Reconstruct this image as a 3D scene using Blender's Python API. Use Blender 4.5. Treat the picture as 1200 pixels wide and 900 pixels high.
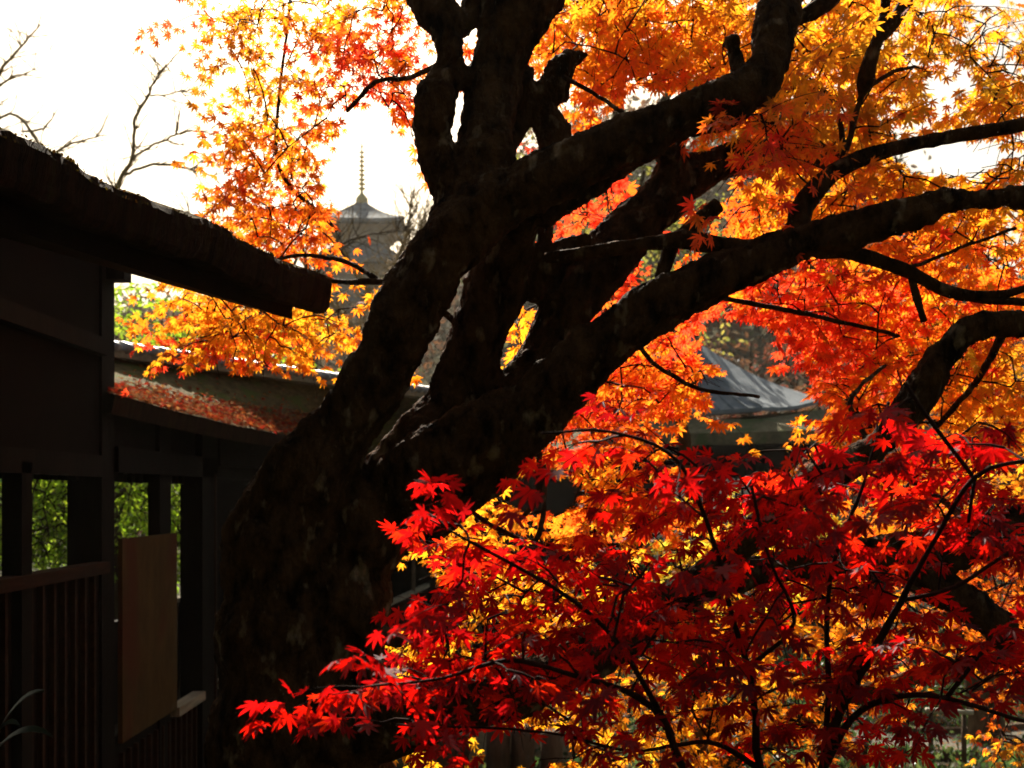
import bpy, math, random
import numpy as np
from mathutils import Vector
for o in list(bpy.data.objects): bpy.data.objects.remove(o)
S = bpy.context.scene
COL = S.collection
random.seed(7); rng = np.random.default_rng(7)
PI = math.pi
# ---------------------------------------------------------------- camera
F = 1287.0; HZ = 580.0; CZ = 3.4            # focal length in photo pixels, horizon row, eye height
cd = bpy.data.cameras.new('camera'); cam = bpy.data.objects.new('camera', cd); COL.objects.link(cam)
cam.location = (0, 0, CZ); cam.rotation_euler = (PI/2, 0, 0)
cd.sensor_width = 36; cd.lens = 36*F/1200; cd.shift_y = (HZ-450)/1200
cd.clip_start = 0.05; cd.clip_end = 3000
cd.dof.use_dof = True; cd.dof.focus_distance = 3.2; cd.dof.aperture_fstop = 5.0
S.camera = cam
# ---------------------------------------------------------------- light
SUN_EL = 38.0; SUN_AZ = -9.0                # the sun stands in front of the camera, a little to the left
w = bpy.data.worlds.new("World"); S.world = w; w.use_nodes = True
nt = w.node_tree; bg = nt.nodes['Background']
sky = nt.nodes.new('ShaderNodeTexSky'); sky.sky_type = 'NISHITA'; sky.sun_disc = False
sky.sun_elevation = math.radians(SUN_EL); sky.sun_rotation = math.radians(SUN_AZ)
sky.dust_density = 4.0; sky.air_density = 1.0; sky.ozone_density = 0.6
wm = nt.nodes.new('ShaderNodeMixRGB'); wm.blend_type = 'MULTIPLY'; wm.inputs[0].default_value = 1; wm.inputs[2].default_value = (1.0, .93, .76, 1)
nt.links.new(sky.outputs[0], wm.inputs[1]); nt.links.new(wm.outputs[0], bg.inputs[0]); bg.inputs[1].default_value = 0.05
sd = bpy.data.lights.new('sun', 'SUN'); sd.energy = 5.0; sd.angle = math.radians(0.5); sd.color = (1.0, 0.90, 0.74)
sun = bpy.data.objects.new('sun', sd); COL.objects.link(sun)
sv = Vector((math.sin(math.radians(SUN_AZ))*math.cos(math.radians(SUN_EL)), math.cos(math.radians(SUN_AZ))*math.cos(math.radians(SUN_EL)), math.sin(math.radians(SUN_EL))))
sun.rotation_euler = sv.to_track_quat('Z', 'Y').to_euler(); sun.location = (3, 12, 20)
SV = np.array(sv)
S.view_settings.view_transform = 'Standard'; S.view_settings.look = 'None'
S.view_settings.exposure = 1.6; S.view_settings.gamma = 1
S.cycles.max_bounces = 8; S.cycles.transmission_bounces = 6; S.cycles.diffuse_bounces = 4
S.cycles.use_adaptive_sampling = True; S.cycles.adaptive_threshold = 0.02
S.cycles.volume_bounces = 0

# ---------------------------------------------------------------- helpers
def P(px, py, Y):
    return np.array(((px-600)/F*Y, Y, CZ+(HZ-py)/F*Y))
def px2m(r, Y): return r/F*Y

class MB:
    def __init__(s): s.v = []; s.f = []; s.mi = []; s.n = 0
    def add(s, verts, faces, mi=0):
        b = s.n; s.v.extend([tuple(map(float, q)) for q in verts]); s.n += len(verts)
        for f in faces: s.f.append(tuple(b+i for i in f)); s.mi.append(mi)
    def box(s, x0, x1, y0, y1, z0, z1, mi=0):
        s.hexa([(x0,y0,z0),(x1,y0,z0),(x1,y1,z0),(x0,y1,z0),(x0,y0,z1),(x1,y0,z1),(x1,y1,z1),(x0,y1,z1)], mi)
    def hexa(s, v, mi=0):
        s.add(v, [(0,3,2,1),(4,5,6,7),(0,1,5,4),(1,2,6,5),(2,3,7,6),(3,0,4,7)], mi)
    def beam(s, a, b, wd, ht, mi=0):          # beam from a to b, width across, height up
        a = np.array(a, float); b = np.array(b, float); d = b-a; d /= np.linalg.norm(d)
        up = np.array((0,0,1.)) if abs(d[2]) < .95 else np.array((0,1.,0))
        sx = np.cross(d, up); sx /= np.linalg.norm(sx); u = np.cross(sx, d)
        v = []
        for q in (a, b):
            for i, j in ((-1,-1),(1,-1),(1,1),(-1,1)): v.append(q+sx*wd/2*i+u*ht/2*j)
        s.add(v, [(0,1,2,3),(7,6,5,4),(0,4,5,1),(1,5,6,2),(2,6,7,3),(3,7,4,0)], mi)
    def tube(s, pts, rad, n=8, mi=0, cap=True):
        v, f = tube_geo(np.array(pts, float), np.array(rad, float), n, cap); s.add(v, f, mi)
    def grid(s, fn, nu, nv, mi=0):
        v = [fn(i/nu, j/nv) for i in range(nu+1) for j in range(nv+1)]
        f = [(i*(nv+1)+j, (i+1)*(nv+1)+j, (i+1)*(nv+1)+j+1, i*(nv+1)+j+1) for i in range(nu) for j in range(nv)]
        s.add(v, f, mi)
    def build(s, name, mats, parent=None, smooth=False):
        me = bpy.data.meshes.new(name); me.from_pydata(s.v, [], s.f)
        if not isinstance(mats, (list, tuple)): mats = [mats]
        for m in mats: me.materials.append(m)
        if len(mats) > 1: me.polygons.foreach_set('material_index', s.mi)
        if smooth: me.polygons.foreach_set('use_smooth', [True]*len(me.polygons))
        o = bpy.data.objects.new(name, me); COL.objects.link(o)
        if parent:
            o.parent = parent; o.matrix_parent_inverse = parent.matrix_world.inverted() if False else o.matrix_parent_inverse
            off = parent.location
            if off.length > 0: me.transform(__import__('mathutils').Matrix.Translation(-off))
        me.update(); return o

def tube_geo(p, r, n=8, cap=True):
    m = len(p); t = np.gradient(p, axis=0); t /= np.linalg.norm(t, axis=1)[:, None]+1e-9
    ref = np.array((0,1.,0)) if abs(t[0][1]) < .9 else np.array((1.,0,0))
    u = np.cross(t[0], ref); u /= np.linalg.norm(u); V = []
    for i in range(m):
        u = u - t[i]*np.dot(u, t[i]); u /= np.linalg.norm(u); b = np.cross(t[i], u)
        for k in range(n):
            a = 2*PI*k/n; V.append(p[i]+r[i]*(math.cos(a)*u+math.sin(a)*b))
    Fc = [(i*n+k, i*n+(k+1) % n, (i+1)*n+(k+1) % n, (i+1)*n+k) for i in range(m-1) for k in range(n)]
    if cap: Fc += [tuple(range(n-1, -1, -1)), tuple((m-1)*n+k for k in range(n))]
    return V, Fc

def spline(pts, step):
    """Catmull-Rom through rows of (x,y,z,r); resampled at about step."""
    p = np.array(pts, float); p = np.vstack([2*p[0]-p[1], p, 2*p[-1]-p[-2]]); out = []
    for i in range(1, len(p)-2):
        a, b, c, d = p[i-1], p[i], p[i+1], p[i+2]
        k = max(1, int(np.linalg.norm(c[:3]-b[:3])/step))
        for j in range(k):
            t = j/k
            out.append(.5*((2*b)+(-a+c)*t+(2*a-5*b+4*c-d)*t*t+(-a+3*b-3*c+d)*t**3))
    out.append(p[-2]); out = np.array(out); out[:, 3] = np.maximum(out[:, 3], .0015); return out

def thing(name, label, cat, loc=(0,0,0), group=None):
    o = bpy.data.objects.new(name, None); COL.objects.link(o); o.location = loc; o.empty_display_size = .2
    return tag(o, label, cat, group)
def tag(o, label=None, cat=None, group=None, kind=None):
    if label: o['label'] = label
    if cat: o['category'] = cat
    if group: o['group'] = group
    if kind: o['kind'] = kind
    return o

def mat(name, c1, c2, scale=5, rough=.85, bump=.3, c3=None, stretch=(1,1,1), detail=8, lo=.35, hi=.65, spec=.04, bscale=None, bdist=.02, c3lo=.52):
    m = bpy.data.materials.new(name); m.use_nodes = True; N = m.node_tree.nodes; L = m.node_tree.links
    b = N['Principled BSDF']; b.inputs['Roughness'].default_value = rough; b.inputs['Specular IOR Level'].default_value = spec
    tc = N.new('ShaderNodeTexCoord'); mp = N.new('ShaderNodeMapping'); mp.inputs['Scale'].default_value = stretch
    L.new(tc.outputs['Object'], mp.inputs[0])
    nz = N.new('ShaderNodeTexNoise'); nz.inputs['Scale'].default_value = scale; nz.inputs['Detail'].default_value = detail; nz.inputs['Roughness'].default_value = .65
    L.new(mp.outputs[0], nz.inputs['Vector'])
    cr = N.new('ShaderNodeValToRGB'); e = cr.color_ramp.elements; e[0].position = lo; e[0].color = (*c1, 1); e[1].position = hi; e[1].color = (*c2, 1)
    L.new(nz.outputs['Fac'], cr.inputs[0]); out = cr.outputs[0]
    if c3:
        n2 = N.new('ShaderNodeTexNoise'); n2.inputs['Scale'].default_value = scale*(.37 if c3lo < .55 else 1.1); n2.inputs['Detail'].default_value = 6
        L.new(mp.outputs[0], n2.inputs['Vector'])
        r2 = N.new('ShaderNodeValToRGB'); r2.color_ramp.elements[0].position = c3lo; r2.color_ramp.elements[1].position = c3lo+.12
        L.new(n2.outputs['Fac'], r2.inputs[0]); mx = N.new('ShaderNodeMixRGB'); mx.inputs[2].default_value = (*c3, 1)
        L.new(r2.outputs[0], mx.inputs[0]); L.new(out, mx.inputs[1]); out = mx.outputs[0]
    L.new(out, b.inputs['Base Color'])
    if bump:
        n3 = N.new('ShaderNodeTexNoise'); n3.inputs['Scale'].default_value = bscale or scale*3; n3.inputs['Detail'].default_value = 8
        L.new(mp.outputs[0], n3.inputs['Vector'])
        bp = N.new('ShaderNodeBump'); bp.inputs['Strength'].default_value = bump; bp.inputs['Distance'].default_value = bdist
        L.new(n3.outputs['Fac'], bp.inputs['Height']); L.new(bp.outputs[0], b.inputs['Normal'])
    return m

def leaf_mat(name, trans=.6, rough=.45, gloss=.04, boost=1.0):
    m = bpy.data.materials.new(name); m.use_nodes = True; N = m.node_tree.nodes; L = m.node_tree.links
    N.remove(N['Principled BSDF']); out = N['Material Output']
    at = N.new('ShaderNodeAttribute'); at.attribute_name = 'tint'
    geo = N.new('ShaderNodeTexCoord'); nz = N.new('ShaderNodeTexNoise'); nz.inputs['Scale'].default_value = 35; nz.inputs['Detail'].default_value = 3
    L.new(geo.outputs['Object'], nz.inputs['Vector'])
    mr = N.new('ShaderNodeMapRange'); mr.inputs[1].default_value = .3; mr.inputs[2].default_value = .7; mr.inputs[3].default_value = .72; mr.inputs[4].default_value = 1.12
    L.new(nz.outputs['Fac'], mr.inputs[0])
    vm = N.new('ShaderNodeVectorMath'); vm.operation = 'SCALE'; L.new(at.outputs['Color'], vm.inputs[0]); L.new(mr.outputs[0], vm.inputs['Scale'])
    d = N.new('ShaderNodeBsdfDiffuse'); t = N.new('ShaderNodeBsdfTranslucent'); g = N.new('ShaderNodeBsdfGlossy'); g.inputs['Roughness'].default_value = rough
    g.inputs['Color'].default_value = (.9,.9,.95,1)
    v2 = N.new('ShaderNodeVectorMath'); v2.operation = 'SCALE'; v2.inputs['Scale'].default_value = .55; L.new(vm.outputs[0], v2.inputs[0])
    L.new(v2.outputs[0], d.inputs[0]); L.new(vm.outputs[0], t.inputs[0])
    m1 = N.new('ShaderNodeMixShader'); m1.inputs[0].default_value = trans; L.new(d.outputs[0], m1.inputs[1]); L.new(t.outputs[0], m1.inputs[2])
    m2 = N.new('ShaderNodeMixShader'); m2.inputs[0].default_value = gloss; L.new(m1.outputs[0], m2.inputs[1]); L.new(g.outputs[0], m2.inputs[2])
    L.new(m2.outputs[0], out.inputs['Surface']); return m

M_BARK = mat('bark', (.006,.003,.0015), (.075,.036,.015), 11, .9, 1.0, c3=(.18,.125,.08), stretch=(1,1,.5), bscale=30, bdist=.05, c3lo=.60)
M_BARK2 = mat('grey_bark', (.04,.028,.016), (.11,.075,.042), 9, .9, .6, stretch=(1,1,.4))
M_TWIG = mat('twig_bark', (.012,.006,.005), (.035,.014,.010), 20, .8, 0)
M_PALETWIG = mat('pale_twig', (.14,.10,.045), (.30,.21,.10), 9, .8, 0)
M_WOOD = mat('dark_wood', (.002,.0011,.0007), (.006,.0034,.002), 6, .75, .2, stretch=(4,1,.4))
M_WOODB = mat('brown_wood', (.012,.005,.003), (.026,.012,.006), 6, .7, .2, stretch=(3,.6,3))
M_PANEL = mat('worn_panel', (.036,.023,.008), (.060,.039,.012), 5, .8, .2, c3=(.050,.018,.008), stretch=(1,1,.5))
M_PALE = mat('weathered_rail', (.15,.13,.09), (.25,.22,.16), 8, .7, .2, stretch=(3,.3,3))
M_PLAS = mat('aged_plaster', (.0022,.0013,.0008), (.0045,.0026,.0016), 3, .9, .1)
M_THATCH = mat('bark_thatch', (.008,.004,.002), (.030,.012,.006), 10, .95, 1.0, c3=(.026,.015,.005), stretch=(1,5,.6), bscale=40, bdist=.02)
M_MOSSROOF = mat('mossy_shingle', (.050,.040,.018), (.13,.10,.045), 9, .95, .7, c3=(.07,.085,.022), stretch=(1,1,3), bscale=26)
M_COPPER = mat('grey_roof_sheet', (.12,.15,.18), (.19,.22,.25), 3, .75, .1, stretch=(1,1,1), spec=.15)
M_TILE = mat('glazed_grey_tile', (.12,.13,.14), (.22,.23,.24), 12, .45, .1, spec=.35)
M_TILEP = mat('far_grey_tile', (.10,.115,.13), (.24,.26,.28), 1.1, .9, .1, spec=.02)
M_DIRTROOF = mat('brown_bark_roof', (.085,.075,.045), (.17,.15,.09), 5, .9, .3, c3=(.07,.09,.035))
M_MOSS = mat('moss', (.025,.018,.005), (.075,.050,.012), 22, 1, .6)
M_SOIL = mat('garden_soil', (.014,.011,.007), (.035,.030,.016), 2.2, .95, .6, c3=(.035,.055,.016))
M_PATH = mat('gravel_path', (.09,.085,.07), (.13,.12,.10), 30, .95, .4)
M_HILL = mat('wooded_hill', (.05,.045,.03), (.11,.09,.055), .12, 1, 1, c3=(.06,.07,.03), bscale=.8, bdist=1)
M_STONE = mat('mossy_stone', (.16,.17,.13), (.26,.26,.20), 10, .9, .4)
M_LOG = mat('log_post', (.07,.05,.035), (.14,.10,.07), 8, .85, .4, stretch=(1,1,.3))
M_WHITE = mat('white_painted_wood', (.55,.56,.55), (.70,.70,.68), 5, .6, 0)
M_BAMBOO = mat('bamboo', (.35,.33,.25), (.50,.48,.38), 5, .5, .1)
M_GOLD = mat('finial_bronze', (.42,.36,.16), (.55,.47,.22), 2, .5, 0)
M_PAGW = mat('pagoda_timber', (.27,.235,.19), (.38,.33,.27), 1.5, .9, .2)  # timber colour lightened to stand in for thicker haze
M_LEAF = leaf_mat('maple_leaf', .84, .5, .015)
M_REDLEAF = leaf_mat('red_maple_leaf', .86, .5, .012)
M_GREEN = leaf_mat('broad_leaf', .45, .4, .03)
M_DRY = leaf_mat('fallen_leaf', .2, .8, .0)
M_STRAP = mat('strap_leaf', (.006,.011,.004), (.014,.024,.009), 4, .5, 0, spec=.2)

# leaf outlines: (x across, y along to the middle tip, z out of the blade)
def maple_tmpl(fine):
    ang = [0, 38, -38, 77, -77, 122, -122]; ln = [1, .92, .92, .76, .76, .42, .42]
    order = sorted(range(7), key=lambda i: ang[i]); v = [(0, 0, .0)]
    lob = [(ang[i], ln[i]) for i in order]
    def pt(a, r, z): a = math.radians(a); return (math.sin(a)*r, math.cos(a)*r, z)
    for k, (a, l) in enumerate(lob):
        if k > 0:
            a0 = lob[k-1][0]; v.append(pt((a+a0)/2, .30*min(l, lob[k-1][1])**.5, .03))
        if fine:
            v.append(pt(a-15, l*.52, -.01)); v.append(pt(a-8, l*.76, -.06))
            v.append(pt(a, l, -.20*l))
            v.append(pt(a+8, l*.76, -.06)); v.append(pt(a+15, l*.52, -.01))
        else:
            v.append(pt(a-13, l*.58, -.02)); v.append(pt(a, l, -.16*l)); v.append(pt(a+13, l*.58, -.02))
    v.append((0, -.06, 0)); n = len(v)
    f = [(0, i+1, i) for i in range(1, n-1)] + [(0, 1, n-1)]
    return np.array(v)*[1, 1, 1], np.array(f)
T_FINE = maple_tmpl(True); T_MID = maple_tmpl(False)
T_OVAL = (np.array([(0,-.5,0),(.28,-.1,.04),(.2,.3,.02),(0,.6,-.08),(-.2,.3,.02),(-.28,-.1,.04)])*1.0, np.array([(0,1,2),(0,2,3),(0,3,4),(0,4,5)]))

def leaf_arrays(tmpl, pos, tip, nor, size, tint):
    tv, tf = tmpl; n = len(pos)
    tip = tip/np.linalg.norm(tip, axis=1)[:, None]
    nor = nor-tip*np.sum(nor*tip, axis=1)[:, None]; nor /= np.linalg.norm(nor, axis=1)[:, None]+1e-9
    sd_ = np.cross(tip, nor)
    curl = rng.uniform(-.4, 1.9, n)
    sz = size[:, None, None]
    V = pos[:, None]+sz*(tv[None, :, 0:1]*sd_[:, None]*rng.uniform(.85, 1.05, n)[:, None, None]+tv[None, :, 1:2]*tip[:, None]+(tv[None, :, 2:3]*curl[:, None, None])*nor[:, None])
    Fc = tf[None]+(np.arange(n)*len(tv))[:, None, None]
    C = np.repeat(tint, len(tv), axis=0)
    return V.reshape(-1, 3), Fc.reshape(-1, 3), C

def tri_object(name, parts, mats, parent=None, extra=None):
    """parts: list of (V,F,C,mat index); one mesh object with a per-point tint."""
    Vs, Fs, Cs, Ms = [], [], [], []; b = 0
    for V, Fc, C, mi in parts:
        if len(V) == 0: continue
        Vs.append(V); Fs.append(Fc+b); Cs.append(C); Ms.append(np.full(len(Fc), mi)); b += len(V)
    V = np.vstack(Vs); Fc = np.vstack(Fs); C = np.vstack(Cs); Mi = np.concatenate(Ms)
    if parent: V = V-np.array(parent.location)
    me = bpy.data.meshes.new(name); me.vertices.add(len(V)); me.vertices.foreach_set('co', V.astype(np.float32).ravel())
    me.loops.add(len(Fc)*3); me.loops.foreach_set('vertex_index', Fc.astype(np.int32).ravel())
    me.polygons.add(len(Fc)); me.polygons.foreach_set('loop_start', np.arange(0, len(Fc)*3, 3, dtype=np.int32))
    for m in mats: me.materials.append(m)
    me.update(calc_edges=True)
    me.polygons.foreach_set('material_index', Mi.astype(np.int32))
    at = me.attributes.new('tint', 'FLOAT_COLOR', 'POINT'); at.data.foreach_set('color', np.hstack([C, np.ones((len(C), 1))]).astype(np.float32).ravel())
    me.update()
    o = bpy.data.objects.new(name, me); COL.objects.link(o)
    if parent: o.parent = parent
    return o

PAL = {  # leaf albedos: a few hues each, picked per leaf and per spray
 'Y':  [(.84,.38,.012),(.84,.32,.012),(.80,.42,.02),(.86,.26,.012)],
 'YG': [(.72,.58,.04),(.85,.56,.03),(.62,.50,.05),(.88,.42,.02)],
 'OY': [(.88,.30,.012),(.88,.36,.014),(.86,.22,.010),(.80,.34,.015)],
 'OL': [(.74,.30,.012),(.62,.28,.015),(.84,.32,.012),(.54,.28,.02),(.82,.20,.012)],
 'O':  [(.92,.20,.012),(.90,.13,.012),(.90,.28,.012),(.92,.22,.012)],
 'RO': [(.95,.11,.018),(.94,.075,.022),(.95,.16,.015),(.92,.055,.020)],
 'R':  [(.50,.004,.002),(.40,.003,.003),(.60,.018,.003),(.25,.003,.004),(.54,.006,.002),(.44,.004,.004)],
 'G':  [(.42,.68,.03),(.50,.74,.04),(.34,.58,.03),(.58,.74,.05)],
 'DG': [(.03,.07,.02),(.05,.10,.03),(.07,.10,.03)],
 'B':  [(.15,.10,.05),(.20,.11,.05),(.12,.10,.07),(.22,.07,.05)],
}
def unit(v): return v/(np.linalg.norm(v)+1e-9)

GAPS = [(612,874,56,26,1),(528,880,26,22,1),(892,462,72,40,1),(860,405,46,32,1),(1110,182,62,26,1),(1110,95,30,34,.8),(1080,60,22,20,.6),(1160,45,30,26,.6),(430,205,50,85,1),(450,300,44,44,.8),(260,475,140,48,1),(390,425,24,28,.8),(635,575,42,26,1),(720,100,60,50,.3),(765,140,50,36,1),(828,215,36,24,1),(890,70,18,16,.6),(90,380,60,70,1),(455,680,40,60,.9),(870,395,36,24,1),(690,50,14,14,.6),(1090,862,46,26,1)]
class Crown:
    mul = 1.9; sp = 1.15
    """Leaf sprays: a twig with pairs of leaves; every spray is joined by a thin twig to the nearest wood."""
    def __init__(s, wood):
        s.nodes = np.array(wood) if len(wood) else np.zeros((0, 3)); s.pos=[]; s.tip=[]; s.nor=[]; s.size=[]; s.tint=[]; s.tw = MB(); s.seeds = []
    def blob(s, cx, cy, rx, ry, Y0, Y1, n, pal, size=.055, per=13):
        n = n*s.mul
        k = max(1, int(round(n/per)))
        for _ in range(k):
            a = random.uniform(0, 2*PI); r = math.sqrt(random.random())*.93
            Y = random.uniform(Y0, Y1)
            s.seeds.append((P(cx+rx*r*math.cos(a), cy+ry*r*math.sin(a), Y), pal, size, per))
    def thin(s, gaps):
        keep = []
        for sd_ in s.seeds:
            q = sd_[0]; px = 600+q[0]/q[1]*F; py = HZ-(q[2]-CZ)/q[1]*F
            if not any(((px-a)/rx)**2+((py-b)/ry)**2 < 1 and random.random() < k for a, b, rx, ry, k in gaps): keep.append(sd_)
        s.seeds = keep
    def ball(s, c, rad, n, pal, size, per=13, flat=.8):
        c = np.array(c, float)
        for _ in range(max(1, int(n/per))):
            d = unit(rng.normal(size=3))*random.random()**.45; d = d*np.array((1,1,flat))*rad
            s.seeds.append((c+d, pal, size, per))
    def grow(s, twig_r=.004, link=True, face=1.0, maxlink=3.0):
        if not len(s.nodes): s.nodes = np.array([s.seeds[0][0]])
        c = np.array([q[0] for q in s.seeds])
        d0 = np.array([np.min(np.linalg.norm(s.nodes-q, axis=1)) for q in c]); nodes = list(s.nodes)
        arr = np.array(nodes); cap = len(arr)+8*len(c); buf = np.zeros((cap, 3)); buf[:len(arr)] = arr; n = len(arr)
        for i in np.argsort(d0):
            q, pal, size, per = s.seeds[i]
            j = np.argmin(np.linalg.norm(buf[:n]-q, axis=1)); a = buf[j].copy(); L = np.linalg.norm(q-a)
            out = unit((q-a)+rng.normal(size=3)*.25*L+np.array((0,0,.0)))
            if link and L > .02 and L < maxlink:
                mid = (a+q)/2+np.array((0,0,.07*L))+rng.normal(size=3)*.05*L
                cur = spline([(*a, twig_r*1.5+.002*L), (*mid, twig_r*1.2+.001*L), (*q, twig_r)], max(.05, L/5))
                s.tw.tube(cur[:, :3], cur[:, 3], 4, 0, False)
                for k_ in (len(cur)//2, len(cur)-1):
                    if n < cap: buf[n] = cur[k_, :3]; n += 1
            s.spray(q, out, pal, size, per, twig_r, face)
    def spray(s, q, out, pal, size, per, twig_r, face):
        out = unit(out*np.array((1,1,.35))+rng.normal(size=3)*.35+np.array((0,0,-.12)))
        nn = max(2, per//2); L = size*(s.sp*nn)*random.uniform(.8, 1.1)
        pts = [q+out*L*t+np.array((0,0,-.22*L*t*t)) for t in np.linspace(0, 1, nn)]
        s.tw.tube(pts, np.linspace(twig_r*.8, twig_r*.35, nn), 3, 0, False)
        cols = PAL[pal]; base = cols[random.randrange(len(cols))]
        side0 = unit(np.cross(out, (0,0,1.)))
        for i, p in enumerate(pts):
            for sg in ((-1, 1) if i < nn-1 else (-1, 0, 1)):
                if random.random() < .08: continue
                d = unit(out*random.uniform(.25, .9)+side0*sg*random.uniform(.5, 1.1)+np.array((0,0,random.uniform(-.9, .05)))+rng.normal(size=3)*.15)
                pl = size*random.uniform(.5, 1.1); sz = size*random.uniform(.62, 1.12)
                st = p+d*pl*.7; s.pos.append(st); s.tip.append(unit(d+np.array((0,0,-.35*random.random()))))
                s.nor.append(unit(face*(SV*.85+np.array((0,0,.40)))+rng.normal(size=3)*.34)); s.size.append(sz)
                if size > .045 and q[1] < 4: s.tw.tube([p, (p+st)/2+np.array((0,0,.004)), st], [.0011,.0009,.0009], 3, 1, False)
                cc = np.array(base if random.random() < .6 else cols[random.randrange(len(cols))])
                s.tint.append(np.clip(cc*random.uniform(.78, 1.08), 0, .95))
    gaps = ()
    def build(s, name, parent, tmpl, lm, twm=None):
        ps = np.array(s.pos); px = 600+ps[:, 0]/ps[:, 1]*F; py = HZ-(ps[:, 2]-CZ)/ps[:, 1]*F; keep = np.ones(len(ps), bool)
        for a, b, rx, ry, k in s.gaps:
            wob = 1+.25*np.sin(px*.11+py*.07)+.15*np.sin(py*.2)
            keep &= ~((((px-a)/rx)**2+((py-b)/ry)**2 < wob) & (rng.random(len(ps)) < k+.0))
        s.pos, s.tip, s.nor, s.size, s.tint = [np.array(v)[keep] for v in (s.pos, s.tip, s.nor, s.size, s.tint)]
        parts = [(*leaf_arrays(tmpl, np.array(s.pos), np.array(s.tip), np.array(s.nor), np.array(s.size), np.array(s.tint)), 0)]
        if s.tw.n:
            V = np.array(s.tw.v); tr = []; mm = []
            qx = 600+V[:, 0]/V[:, 1]*F; qy = HZ-(V[:, 2]-CZ)/V[:, 1]*F; cut = np.zeros(len(V), bool)
            for a, b, rx, ry, k in s.gaps:
                if k >= .8: cut |= ((qx-a)/rx)**2+((qy-b)/ry)**2 < .9
            for f, mi in zip(s.tw.f, s.tw.mi):
                if cut[f[0]]: continue
                tr.append((f[0], f[1], f[2])); mm.append(mi)
                if len(f) == 4: tr.append((f[0], f[2], f[3])); mm.append(mi)
            parts.append((V, np.array(tr), np.full((len(V), 3), .3), 1))
        return tri_object(name, parts, [lm, twm or M_TWIG], parent)

# ================================================================ terrain
def sm(a, b, x): t = min(1, max(0, (x-a)/(b-a))); return t*t*(3-2*t)
def hill_h(x, y):
    h = 0.0
    h += 1.75*(1-sm(1.2, 3.8, y+abs(x-.4)*.35)) if y < 5 else 0        # the bank the camera stands on
    u = x/max(y, 1)
    far = sm(55, 165, y)*(24+26*sm(-.25, .12, u)-22*sm(.26, .46, u))*(1+.08*math.sin(x*.05)+.05*math.sin(x*.13+1))
    back = sm(-3, -22, y)*20                                            # unseen steep slope, added behind the viewer to cut the sky light
    if y > 55: h += far
    if y < -3: h += back
    return h
def build_ground():
    ys = np.concatenate([np.linspace(-60, -4, 15), np.linspace(-3, 12, 46), np.linspace(13, 60, 40), np.geomspace(64, 1500, 42)])
    m = MB(); nx = 90
    for y in ys:
        hw = 60+max(0, y)*.9
        for i in range(nx+1):
            x = (i/nx*2-1); x = math.copysign(abs(x)**1.6, x)*hw
            m.v.append((x, y, hill_h(x, y)+.02*math.sin(x*1.7+y)*(y < 50)))
    m.n = len(m.v)
    for j in range(len(ys)-1):
        for i in range(nx):
            a = j*(nx+1)+i; m.f.append((a, a+1, a+nx+2, a+nx+1)); m.mi.append(1 if ys[j] > 55 else 0)
    o = m.build('ground', [M_SOIL, M_HILL], None, True); tag(o, kind='structure')
build_ground()
m = MB()   # curving gravel path at the right of the garden
pc = spline([(3.0, 16.5, .03, 0), (5.2, 15.0, .03, 0), (7.5, 15.2, .03, 0), (11, 17.5, .03, 0), (16, 19, .03, 0)], .4)[:, :3]
for i in range(len(pc)-1):
    t = unit(pc[i+1]-pc[i]); n_ = np.array((-t[1], t[0], 0)); 
    t2 = unit(pc[min(i+2, len(pc)-1)]-pc[i+1]) if i+2 < len(pc) else t; n2 = np.array((-t2[1], t2[0], 0))
    m.add([pc[i]-n_*.6, pc[i+1]-n2*.6, pc[i+1]+n2*.6, pc[i]+n_*.6], [(0,1,2,3)])
tag(m.build('path', M_PATH), kind='structure')
m = MB()
for sg in (-.66, .66):
    q = [pc[i]+np.array((-unit(pc[min(i+1,len(pc)-1)]-pc[max(i-1,0)])[1], unit(pc[min(i+1,len(pc)-1)]-pc[max(i-1,0)])[0], 0))*sg for i in range(len(pc))]
    for i in range(len(q)-1): m.beam(q[i], q[i]+(q[i+1]-q[i])*.96, .1, .16)
tag(m.build('path_kerb', M_LOG), kind='structure')

# ================================================================ the near building at the left
E = CZ
g = thing('temple_building', 'dark timber temple building with a thick mossy bark roof, close at the left edge', 'building', (-2.95, 6, 0))
XW = -2.95
def bx(name, dims, mt, parent=g):
    mm = MB()
    for d in (dims if isinstance(dims[0], (tuple, list)) else [dims]): mm.box(*d)
    return mm.build(name, mt, parent)
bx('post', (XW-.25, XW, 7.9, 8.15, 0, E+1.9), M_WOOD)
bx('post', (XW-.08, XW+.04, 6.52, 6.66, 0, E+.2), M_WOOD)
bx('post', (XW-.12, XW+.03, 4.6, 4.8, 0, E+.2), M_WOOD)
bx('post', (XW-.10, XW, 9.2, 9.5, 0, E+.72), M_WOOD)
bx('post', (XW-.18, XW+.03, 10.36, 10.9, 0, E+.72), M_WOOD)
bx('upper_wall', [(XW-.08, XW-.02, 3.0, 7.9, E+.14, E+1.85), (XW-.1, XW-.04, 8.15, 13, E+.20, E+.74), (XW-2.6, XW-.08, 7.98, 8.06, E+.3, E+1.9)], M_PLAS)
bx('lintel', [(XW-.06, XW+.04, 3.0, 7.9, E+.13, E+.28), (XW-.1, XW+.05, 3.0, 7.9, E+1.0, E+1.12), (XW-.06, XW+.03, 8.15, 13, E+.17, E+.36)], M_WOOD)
for i in range(24): mm = MB(); mm.box(XW-.16, XW-.11, 5.8+i*.19, 5.88+i*.19, E+.10, E+.18); mm.build('rafter_end', M_WOOD, g)
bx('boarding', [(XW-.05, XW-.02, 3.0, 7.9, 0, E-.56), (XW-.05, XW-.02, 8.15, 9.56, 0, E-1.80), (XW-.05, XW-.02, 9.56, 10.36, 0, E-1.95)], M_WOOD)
mm = MB(); y = 3.3
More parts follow.
